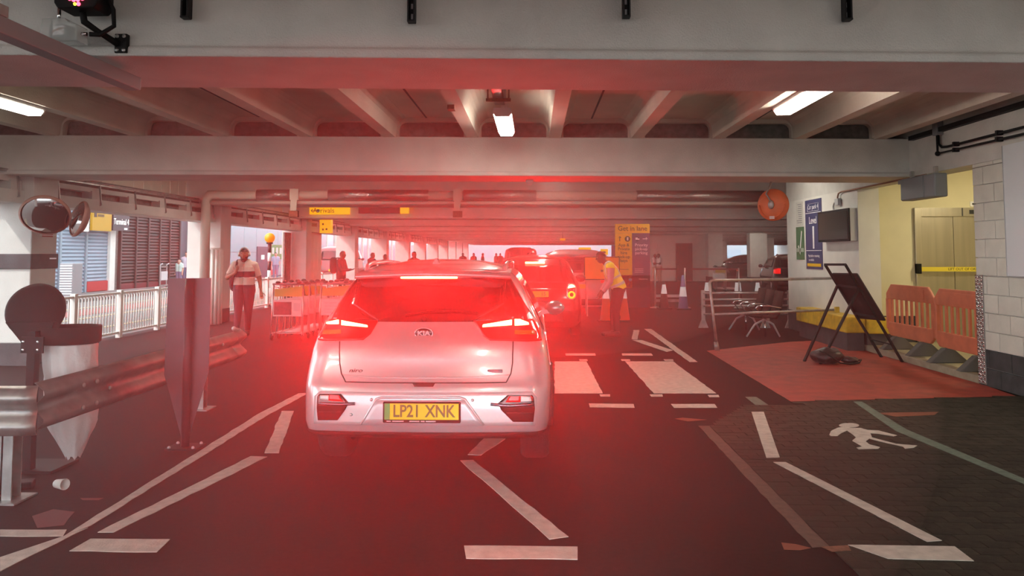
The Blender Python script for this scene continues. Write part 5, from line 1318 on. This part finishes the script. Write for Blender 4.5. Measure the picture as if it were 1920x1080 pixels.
# ================================================================== TROLLEYS
M_tube = mat('trolley_steel', (.62, .60, .58), .3, metal=.8)
M_ad = mat('trolley_ad_dark', (.16, .05, .06), .5, var=.5, scale=9)
M_adw = mat('trolley_ad_white', (.66, .62, .62), .5)
M_tyel = mat('trolley_yellow', (.55, .42, .08), .5)
def trolley(label, x, y, ad, rz=0, group=None):
    t = thing('luggage_trolley', label, 'trolley', (x, y, 0), rz, group)
    for s in (-1, 1):
        MB().tube([(s * .30, .0, .10), (s * .29, .02, .6), (s * .28, .06, 1.04)], .014, 8).build('upright', M_tube, t)
        MB().tube([(s * .26, .04, .14), (s * .22, .85, .10), (s * .10, .95, .09)], .014, 8).build('deck_tube', M_tube, t)
        MB().tube([(s * .24, .1, .14), (s * .24, .14, .6), (s * .24, .12, .92)], .010, 8).build('inner_upright', M_tube, t)
        MB().tube([(s * .27, .06, 1.0), (s * .24, .22, .98), (s * .23, .34, .84)], .010, 8).build('basket_side', M_tube, t)
        w_ = MB().lathe([(.02, -.018), (.06, -.018), (.066, 0), (.06, .018), (.02, .018), (.001, .018)], (s * .29, .02, .066), 'x', 16).build('wheel', M_trim, t)
        MB().box(s * .29 - .025, s * .29 + .025, .0, .04, .09, .15).build('fork', M_galv, w_)
    MB().lathe([(.02, -.018), (.055, -.018), (.06, 0), (.055, .018), (.001, .018)], (0, .9, .06), 'x', 16).build('wheel', M_trim, t)
    MB().cyl((-.30, .05, 1.05), (.30, .05, 1.05), .020, 10).build('handle', mat('handle_grey', (.2, .17, .17), .5), t)
    for s in (-.2, .2): MB().sphere((s, .05, 1.08), (.05, .03, .03), 10, 8).build('grip', M_trim, t)
    MB().box(-.26, .26, .05, .06, .82, .96).build('basket_front', M_tyel, t)
    for k in range(9): MB().cyl((-.24 + k * .06, .07, .96), (-.23 + k * .058, .33, .82), .004, 5).build('basket_wire', M_tube, t)
    p = MB().box(-.27, .27, .0, .015, .45, .76).build('advert_panel', M_adw, t, bevel=.006)
    if ad == 1:
        MB().box(-.25, .08, -.004, 0, .48, .72).build('advert_picture', M_ad, p); MB().box(.12, .24, -.004, 0, .55, .70).build('advert_print', M_lgrey, p)
    else:
        for i in range(4): MB().box(-.2, .18 - .06 * (i % 2), -.003, 0, .5 + i * .06, .515 + i * .06).build('advert_print', M_lgrey, p)
    for k in range(4): MB().cyl((-.24, .15 + k * .22, .12), (.24, .15 + k * .22, .12), .008, 6).build('deck_bar', M_tube, t)
    return t
for r, (x, ad) in enumerate(((-4.62, 1), (-3.80, 2), (-2.95, 2))):
    for k in range(5):
        lab = [['front trolley of the left stack with a dark advert panel', 'second trolley nested in the left stack', 'third trolley nested in the left stack', 'fourth trolley nested in the left stack', 'rearmost trolley of the left stack'],
               ['front trolley of the middle stack with a white advert panel', 'second trolley nested in the middle stack', 'third trolley nested in the middle stack', 'fourth trolley nested in the middle stack', 'rearmost trolley of the middle stack'],
               ['front trolley of the right stack, partly behind the silver car', 'second trolley nested in the right stack', 'third trolley nested in the right stack', 'fourth trolley nested in the right stack', 'rearmost trolley of the right stack']][r][k]
        if k == 0 and r < 2: base_t = trolley(lab, x, 14.35 + (.3 if r else 0), ad, 0, 'stacked luggage trolleys')
        else: dup(base_t, (x + .02 * k, 14.35 + (.3 if r else 0) + (.5 if r == 2 else 0) + k * .34, 0), label=lab)
for k in range(4):
    dup(base_t, (7.9 + .08 * k, 33.0 + k * .45, 0), label=['front trolley of the stack in front of the far doors', 'second trolley of the stack before the far doors', 'third trolley of the stack before the far doors', 'last trolley of the stack before the far doors'][k], rz=-.9)

# ================================================================== PEOPLE
def remeshed(mb, voxel, it=6):
    me = bpy.data.meshes.new('tmp'); me.from_pydata([tuple(v) for v in mb.v], [], mb.f)
    o = bpy.data.objects.new('tmp', me); COL.objects.link(o)
    r = o.modifiers.new('r', 'REMESH'); r.mode = 'VOXEL'; r.voxel_size = voxel
    s = o.modifiers.new('s', 'SMOOTH'); s.factor = .5; s.iterations = it
    dg = bpy.context.evaluated_depsgraph_get()
    out = bpy.data.meshes.new_from_object(o.evaluated_get(dg))
    bpy.data.objects.remove(o); bpy.data.meshes.remove(me)
    return out
def person(name, label, loc, rz, J, S, voxel=.010, group=None):
    """J: joints (facing -y), S: style"""
    t = thing(name, label, 'person', loc, rz, group)
    V = {k: Vector(v) for k, v in J.items()}
    g = S.get('girth', 1.0); segs = []
    def cap(tg, a, b, r0, r1): segs.append((tg, a, b, r0, r1))
    dn = (V['neck'] - V['pelvis'])
    chest = V['pelvis'] + dn * .68; belly = V['pelvis'] + dn * .33
    side = (V['shl'] - V['shr']).normalized()
    for s in (-1, 1):
        cap('torso', V['pelvis'] + side * s * .07 * g, belly + side * s * .065 * g, .105 * g, .100 * g)
        cap('torso', belly + side * s * .065 * g, chest + side * s * .085, .100 * g, .105 * (g * .5 + .5))
        cap('torso', chest + side * s * .085, V['neck'] + side * s * .07 - dn * .08, .105, .07)
    cap('torso', V['shl'], V['shr'], .065, .065)
    cap('neck', V['neck'] - dn * .05, V['head'] - Vector((0, 0, .04)), .055, .052)
    for c in 'lr':
        cap('uarm', V['sh' + c], V['el' + c], .055 * g, .043 * g); cap('farm', V['el' + c], V['wr' + c], .042, .028)
        hd = V.get('hd' + c, V['wr' + c] + (V['wr' + c] - V['el' + c]).normalized() * .09); ax = (hd - V['wr' + c]).normalized()
        cap('hand', V['wr' + c], V['wr' + c] + ax * .08, .026, .034)
        lat = ax.cross(Vector((0, 1, 0)) if abs(ax.y) < .8 else Vector((1, 0, 0))).normalized(); nrm_ = ax.cross(lat)
        if voxel < .012:
            for k in range(4):
                b0_ = V['wr' + c] + ax * .085 + lat * (.030 - .020 * k); L0 = (.034, .040, .037, .028)[k]
                m_ = b0_ + ax * L0; cap('hand', b0_, m_, .0098, .009); cap('hand', m_, m_ + (ax * .8 + nrm_ * .6) * L0 * .8, .009, .0078)
            b0_ = V['wr' + c] + ax * .03 + lat * .03; cap('hand', b0_, b0_ + (ax * .7 + lat * .6) * .04, .012, .0105); cap('hand', b0_ + (ax * .7 + lat * .6) * .04, b0_ + (ax * .95 + lat * .6) * .07, .0105, .009)
        cap('thigh', V['hip' + c], V['kn' + c], .098 * g, .062 * (g * .5 + .5)); cap('shin', V['kn' + c], V['an' + c], .060 * (g * .5 + .5), .042)
        cap('shin', V['kn' + c].lerp(V['an' + c], .3) + Vector((0, .015, 0)), V['kn' + c].lerp(V['an' + c], .4), .058, .05)
        toe = V['to' + c]; an = V['an' + c]; fd = (toe - an); fd.z = 0; fd.normalize()
        heel = Vector((an.x, an.y, an.z - .05)) - fd * .03
        cap('foot', heel, toe, .042, .038); cap('foot', an, heel + fd * .06, .045, .045)
    mb = MB()
    for tg, a, b, r0, r1 in segs:
        d = b - a; n = 12; rings = []
        pts = [a - d.normalized() * r0 * q for q in (.98, .8, .45)] + [a, b] + [b + d.normalized() * r1 * q for q in (.45, .8, .98)]
        rr_ = [r0 * q for q in (.18, .6, .89)] + [r0, r1] + [r1 * q for q in (.89, .6, .18)]
        mb.tube(pts, rr_, n)
    hc = V['head']; yawh = S.get('head_yaw', 0); tilt = S.get('head_tilt', 0)
    HM = Matrix.Rotation(yawh, 3, 'Z') @ Matrix.Rotation(tilt, 3, 'X')
    hp = lambda x, y, z: hc + HM @ Vector((x, y, z))
    mb.sphere(hc, (.076, .096, .112), 18, 12, HM); mb.sphere(hp(0, -.022, -.055), (.058, .070, .066), 14, 10, HM)
    mb.tube([hp(0, -.088, .02), hp(0, -.108, -.018), hp(0, -.092, -.028)], [.009, .016, .012], 8)
    for s in (-1, 1): mb.sphere(hp(s * .078, .005, -.005), (.012, .02, .032), 8, 6, HM)
    me = remeshed(mb, voxel)
    tagsv = []; HI = HM.inverted()
    P = np.empty(len(me.vertices) * 3, np.float32); me.vertices.foreach_get('co', P); P = P.reshape(-1, 3)
    bd = np.full(len(P), 9.0); bi = np.zeros(len(P), int); bq = np.zeros(len(P))
    for k_, (tg, a, b, r0, r1) in enumerate(segs):
        A = np.array(a); D = np.array(b - a); q = np.clip((P - A) @ D / max(D @ D, 1e-9), 0, 1)
        dist = np.linalg.norm(P - A - q[:, None] * D, axis=1) - (r0 + (r1 - r0) * q)
        m_ = dist < bd; bd[m_] = dist[m_]; bi[m_] = k_; bq[m_] = q[m_]
    Hh = (P - np.array(hc)) @ np.array(HI).T
    hv = np.sqrt((Hh[:, 0] / .08) ** 2 + (Hh[:, 1] / .1) ** 2 + ((Hh[:, 2] + .02) / .125) ** 2)
    SP = (P - np.array(V['pelvis'])) @ np.array(dn) / dn.length_squared
    for i in range(len(P)):
        tagsv.append(('head' if hv[i] < 1.12 else segs[bi[i]][0], bq[i], SP[i], Vector(Hh[i])))
    def finish(m_, nm, mt):
        m_.materials.clear(); m_.materials.append(mt)
        m_.polygons.foreach_set('use_smooth', [True] * len(m_.polygons))
        o = bpy.data.objects.new(nm, m_); COL.objects.link(o); o.parent = t; return o
    def shell(nm, mt, pred, off, thick=.006):
        keep = [pred(*tagsv[i], me.vertices[i].co) for i in range(len(me.vertices))]
        fs_ = [list(p.vertices) for p in me.polygons if all(keep[i] for i in p.vertices)]
        used = sorted({i for f in fs_ for i in f}); mp = {i: k for k, i in enumerate(used)}
        if not used: return None
        nv = [tuple(me.vertices[i].co + me.vertices[i].normal * off) for i in used]
        m_ = bpy.data.meshes.new(nm); m_.from_pydata(nv, [], [[mp[i] for i in f] for f in fs_])
        o = finish(m_, nm, mt); sd2 = o.modifiers.new('s', 'SOLIDIFY'); sd2.thickness = thick; sd2.offset = -1
        return o
    for nm, mt, pred, off in S['clothes']: shell(nm, mt, pred, off)
    finish(me, 'body', S['skin'])
    if voxel < .012:
        for s in (-1, 1):
            e = MB().sphere(hp(s * .031, -.082, .012), (.012, .008, .007), 10, 8, HM).build('eye', M_wprint, t)
            MB().sphere(hp(s * .031, -.0895, .012), .0045, 8, 6).build('iris', M_kprint, e)
            MB().tube([hp(s * .015, -.094, .03), hp(s * .032, -.092, .036), hp(s * .05, -.08, .032)], .004, 6).build('eyebrow', S['hair'], t)
        MB().tube([hp(-.022, -.086, -.058), hp(0, -.093, -.06), hp(.022, -.086, -.058)], .0045, 6).build('mouth', mat('lip', (.22, .08, .07), .5), t)
    return t
def joints(H=1.75, **kw):
    k = H / 1.75
    J = dict(pelvis=(0, 0, .96), neck=(0, .0, 1.50), head=(0, -.02, 1.635), shl=(.19, 0, 1.42), shr=(-.19, 0, 1.42), ell=(.25, .02, 1.13), elr=(-.25, .02, 1.13), wrl=(.27, -.05, .87), wrr=(-.27, -.05, .87),
             hipl=(.095, 0, .92), hipr=(-.095, 0, .92), knl=(.10, -.02, .50), knr=(-.10, -.02, .50), anl=(.10, .02, .095), anr=(-.10, .02, .095), tol=(.11, -.17, .04), tor=(-.11, -.17, .04))
    J.update(kw)
    return {a: (b[0] * k, b[1] * k, b[2] * k) for a, b in J.items()}
SK1 = mat('skin_tan', (.38, .20, .13), .55); SK2 = mat('skin_brown', (.14, .065, .040), .5); SK3 = mat('skin_fair', (.52, .32, .24), .55)
HB = mat('hair_black', (.012, .010, .009), .6, bump=.4, bscale=150); HG = mat('hair_cropped', (.03, .022, .018), .7)
cl = lambda n, c, r=.85: mat(n, c, r, bump=.25, bscale=50)
hairp = lambda lo=.03: (lambda tg, q, sp, h, p: tg == 'head' and (h.z > .055 or (h.y > .0 and h.z > -.05 and h.y + h.z > lo)))
trous = lambda tg, q, sp, h, p: (tg in ('thigh',) or (tg == 'shin') or (tg == 'torso' and sp < .13))
shoes = lambda tg, q, sp, h, p: tg == 'foot'
def shirtp(lo=.0, sleeve=.75, long=False):
    return lambda tg, q, sp, h, p: (tg == 'torso' and sp > lo) or (tg == 'uarm' and (q < sleeve or long)) or (long and tg == 'farm' and q < .9) or (tg == 'neck' and sp > .9 and q < .2)
M_tee = cl('shirt_cream', (.62, .56, .47)); M_trs = cl('trousers_dark', (.05, .03, .035)); M_pur = cl('trousers_plum', (.07, .035, .05))
# walking man
W0 = onZ(456, 630)
walker = person('person', 'man in cream striped polo walking past the trolleys with headphones', (W0.x, W0.y, 0), math.radians(8),
    joints(1.73, shr=(-.19, .0, 1.42), elr=(-.31, -.08, 1.17), wrr=(-.13, -.20, 1.27), hdr=(-.10, -.21, 1.36), shl=(.19, 0, 1.41), ell=(.28, .05, 1.14), wrl=(.33, .0, .88), head=(0, -.06, 1.63), neck=(0, -.02, 1.50),
           knl=(.09, -.02, .50), anl=(.07, .02, .095), tol=(.08, -.17, .04), knr=(-.08, -.12, .52), anr=(-.07, -.26, .16), tor=(-.085, -.42, .19)),
    dict(girth=1.16, skin=SK1, hair=HB, head_tilt=.18, clothes=[
        ('shirt', M_tee, shirtp(.10, .8), .014), ('trousers', M_pur, trous, .014), ('shoe', cl('shoe_dark', (.04, .02, .02)), lambda tg, q, sp, h, p: tg == 'foot' and p.x > 0, .006), ('shoe', cl('shoe_pale', (.6, .55, .52)), lambda tg, q, sp, h, p: tg == 'foot' and p.x <= 0, .006),
        ('chest_panel', cl('panel_dark', (.045, .02, .03)), lambda tg, q, sp, h, p: tg == 'torso' and .40 < sp < .62, .019),
        ('white_stripe', cl('stripe_white', (.75, .70, .66)), lambda tg, q, sp, h, p: tg == 'torso' and (.62 <= sp < .66 or .36 < sp <= .40), .019),
        ('hair', HB, hairp(), .012), ('beard', HB, lambda tg, q, sp, h, p: tg == 'head' and h.z < -.03 and h.y < .02 and not (abs(h.x) < .028 and -.07 < h.z < -.045 and h.y < -.06) and not (h.y < -.08 and h.z > -.045), .010)]), .0075)
wl = Vector(walker.location)
hc = Vector((0, -.06 * .989, 1.63 * .989))
hp_ = thing('headphones', 'white over-ear headphones worn by the walking man', 'headphones', walker.location, walker.rotation_euler.z)
MB().tube([hc + Vector((.098 * math.cos(a), .005, .01 + .125 * math.sin(a))) for a in [PI * i / 14 for i in range(15)]], .011, 8).build('band', M_white, hp_)
for s in (-1, 1): MB().lathe([(.001, .0), (.036, 0), (.042, .012), (.036, .03), (.001, .032)], hc + Vector((s * .085 if s > 0 else -.117, .0, -.005)), 'x', 16).build('ear_cup', M_white, hp_)
bkp = thing('backpack', 'dark backpack slung on the walking man shoulder', 'backpack', walker.location, walker.rotation_euler.z)
b = MB().sphere((0, 0, 0), 1, 20, 14)
for v in b.v:
    s_ = [math.copysign(abs(q) ** .6, q) for q in v]; v.xyz = (-.16 + s_[0] * .19, .25 + s_[1] * .10, 1.12 + s_[2] * .27)
b.build('pack', cl('backpack_cloth', (.04, .022, .028)), bkp)
b = MB().sphere((0, 0, 0), 1, 14, 10)
for v in b.v:
    s_ = [math.copysign(abs(q) ** .6, q) for q in v]; v.xyz = (-.2 + s_[0] * .12, .36 + s_[1] * .04, 1.02 + s_[2] * .12)
b.build('pocket', MATS['backpack_cloth'], bkp)
MB().tube([(-.13, .18, 1.38), (-.13, .08, 1.49), (-.13, -.03, 1.49), (-.13, -.13, 1.40), (-.15, -.16, 1.28), (-.19, -.14, 1.12), (-.24, .0, 1.0), (-.24, .16, .95)], .022, 8).build('strap', MATS['backpack_cloth'], bkp)
# steward in hi-vis
S0 = onZ(1152, 631)
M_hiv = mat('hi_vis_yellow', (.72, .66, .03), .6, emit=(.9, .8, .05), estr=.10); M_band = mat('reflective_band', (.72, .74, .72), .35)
steward = person('person', 'steward in yellow hi-vis vest leaning towards the dark hatchback', (S0.x, S0.y, 0), math.radians(-88),
    joints(1.76, pelvis=(0, .10, .94), neck=(0, -.13, 1.42), head=(0, -.25, 1.55), shl=(.18, -.09, 1.36), shr=(-.18, -.09, 1.36), ell=(.22, -.10, 1.07), elr=(-.22, -.10, 1.07), wrl=(.17, -.24, .86), wrr=(-.17, -.24, .86),
           hipl=(.095, .08, .90), hipr=(-.095, .08, .90), knl=(.10, .02, .50), knr=(-.10, .0, .50), anl=(.10, .04, .095), anr=(-.10, .0, .095), tol=(.11, -.16, .04), tor=(-.11, -.2, .04)),
    dict(girth=1.08, skin=SK2, hair=HG, head_tilt=.30, clothes=[
        ('shirt', cl('shirt_pink', (.55, .34, .36)), shirtp(.0, .99, True), .012), ('trousers', cl('trousers_wine', (.035, .012, .016)), trous, .012), ('shoe', cl('shoe_black', (.01, .01, .01), .4), shoes, .006),
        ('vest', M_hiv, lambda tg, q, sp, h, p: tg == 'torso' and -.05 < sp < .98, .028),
        ('reflective_band', M_band, lambda tg, q, sp, h, p: tg == 'torso' and (.10 < sp < .22 or .40 < sp < .50), .034),
        ('reflective_brace', M_band, lambda tg, q, sp, h, p: tg == 'torso' and sp > .50 and .09 < abs(p.x) < .14, .034),
        ('hair', HG, hairp(.05), .006)]), .0085)
# simpler figures further away
def figure(label, px, Y, H, rz, shirt, trs, skin, hair, pose=None, long=False, feet=None, group=None):
    p = onY(px, 480, Y)
    cs = [('shirt', shirt, shirtp(.0, .8, long), .014), ('trousers', trs, trous, .012), ('shoe', M_trim, shoes, .006)]
    if hair: cs.append(('hair', hair, hairp(), .014))
    return person('person', label, (p.x, Y, feet or 0), rz, joints(H, **(pose or {})), dict(girth=1.05, skin=skin, hair=hair or HB, clothes=cs), .022, group)
M_blk = cl('jacket_black', (.012, .010, .011)); M_wsh = cl('shirt_white', (.65, .65, .66)); M_blu = cl('shirt_blue', (.25, .33, .45)); M_den = cl('denim', (.16, .2, .3))
hold = dict(ell=(.22, -.08, 1.14), wrl=(.10, -.30, 1.16), elr=(-.22, -.08, 1.14), wrr=(-.10, -.30, 1.16), head=(0, -.05, 1.62))
figure('man in black jacket with rucksack reading papers beyond the trolleys', 640, 23.5, 1.72, math.radians(80), M_blk, M_blk, SK2, HB, hold, True)
rk = thing('backpack', 'black rucksack on the man reading papers', 'backpack', onY(640, 480, 23.5) * Vector((1, 1, 0)).to_tuple()[0] if False else (onY(640, 480, 23.5).x - .24, 23.5, 1.02))
b = MB().sphere((0, 0, 0), 1, 16, 12)
for v in b.v:
    s_ = [math.copysign(abs(q) ** .6, q) for q in v]; v.xyz = (s_[0] * .10, s_[1] * .15, .25 + s_[2] * .25)
b.build('pack', M_blk, rk); MB().tube([(.05, -.1, .46), (.2, -.12, .48), (.32, -.12, .35), (.22, -.13, .1)], .02, 6).build('strap', M_blk, rk)
ppz = MB().box(-.1, .1, -.14, .14, 0, .012, Matrix.Translation((onY(640, 480, 23.5).x + .42, 23.5, 1.17)) @ Matrix.Rotation(-.3, 4, 'Y')).build('papers', M_wprint); tag(ppz, 'sheet of white papers held by the man in black', 'papers')
figure('person in blue top standing by the slate door across the road', 517, 47.5, 1.7, .3, M_blu, M_den, SK3, HB)
figure('taller of the two people in striped tops across the road', 350, 37.5, 1.72, .2, cl('striped_top', (.5, .5, .58)), M_den, SK3, HB)
figure('shorter child beside the striped tops across the road', 337, 37.2, 1.35, -.2, cl('mint_top', (.5, .68, .62)), M_den, SK3, HB)
figure('dark figure showing above the silver car roof beside the fifth pillar', 776, 27, 1.70, .8, M_blk, M_blk, SK2, HB)
figure('dark head showing above the left of the silver car roof', 722, 29, 1.60, .5, M_blk, M_blk, SK2, HB)
figure('dark figure behind the left lamp of the silver car', 697, 30.5, 1.68, 1.2, M_blk, M_blk, SK2, HB, hold)
for i, (px, Y) in enumerate(((868, 52), (888, 55), (905, 58), (930, 62), (938, 63))):
    figure(['small dark figure far down the left side', 'second small dark figure far down the left side', 'third small figure near the far end', 'fourth small figure near the far end', 'fifth small figure closest to the bright far end'][i], px, Y, 1.68, i * .7, M_blk, M_blk, SK2, HB)
figure('woman in white top looking at a phone by the queue rails', 1236, 43.5, 1.64, -1.2, M_wsh, cl('trousers_tan', (.4, .33, .25)), SK2, HB, hold)
figure('companion in pale top beside the woman with the phone', 1227, 43.8, 1.62, 1.0, M_wsh, cl('trousers_tan', (.4, .33, .25)), SK2, HB, hold)
figure('man in white shirt beside the black parked car', 1457, 46, 1.62, .4, M_wsh, M_den, SK2, None)
# ================================================================== HEADLAMPS OF THE WAITING CAR, ADDED GLOW HAZE
for i, x in enumerate((-.98, .30)):
    ld = bpy.data.lights.new('headlamp', 'SPOT'); ld.energy = 130; ld.color = (.92, .97, 1.0); ld.spot_size = math.radians(36); ld.spot_blend = .4; ld.shadow_soft_size = .06
    lo = bpy.data.objects.new('headlamp', ld); COL.objects.link(lo); lo.location = (x, 1.55, .66)
    lo.rotation_euler = Vector((-.05, 1, -.24)).to_track_quat('-Z', 'Y').to_euler()
hz = bpy.data.materials.new('glow_haze'); hz.use_nodes = True  # haze volume added to imitate the red glare round the brake lamps
nt = hz.node_tree; nt.nodes.remove(nt.nodes['Principled BSDF'])
vn = nt.nodes.new('ShaderNodeVolumeScatter'); vn.inputs['Density'].default_value = 0.03; vn.inputs['Color'].default_value = (1, .93, .9, 1); vn.inputs['Anisotropy'].default_value = 0.6
nt.links.new(vn.outputs[0], nt.nodes['Material Output'].inputs['Volume'])
def add_glow_haze(label, c, r, dens):
    m = hz.copy(); m.name = 'glow_haze_local'
    m.node_tree.nodes['Volume Scatter'].inputs['Density'].default_value = dens
    m.node_tree.nodes['Volume Scatter'].inputs['Anisotropy'].default_value = 0.55
    o = MB().sphere(c, r, 40, 24).build('glow_haze', m, kind='stuff', base=False)
    return tag(o, label, 'haze')
add_glow_haze('haze added for the red glow behind the silver crossover', (KX, 4.3, 1.0), (2.7, 2.6, 1.72), 0.032)
add_glow_haze('haze added for the red glow around the dark hatchback', (0.1, 14.2, 1.5), (4.2, 5.5, 1.62), 0.024)
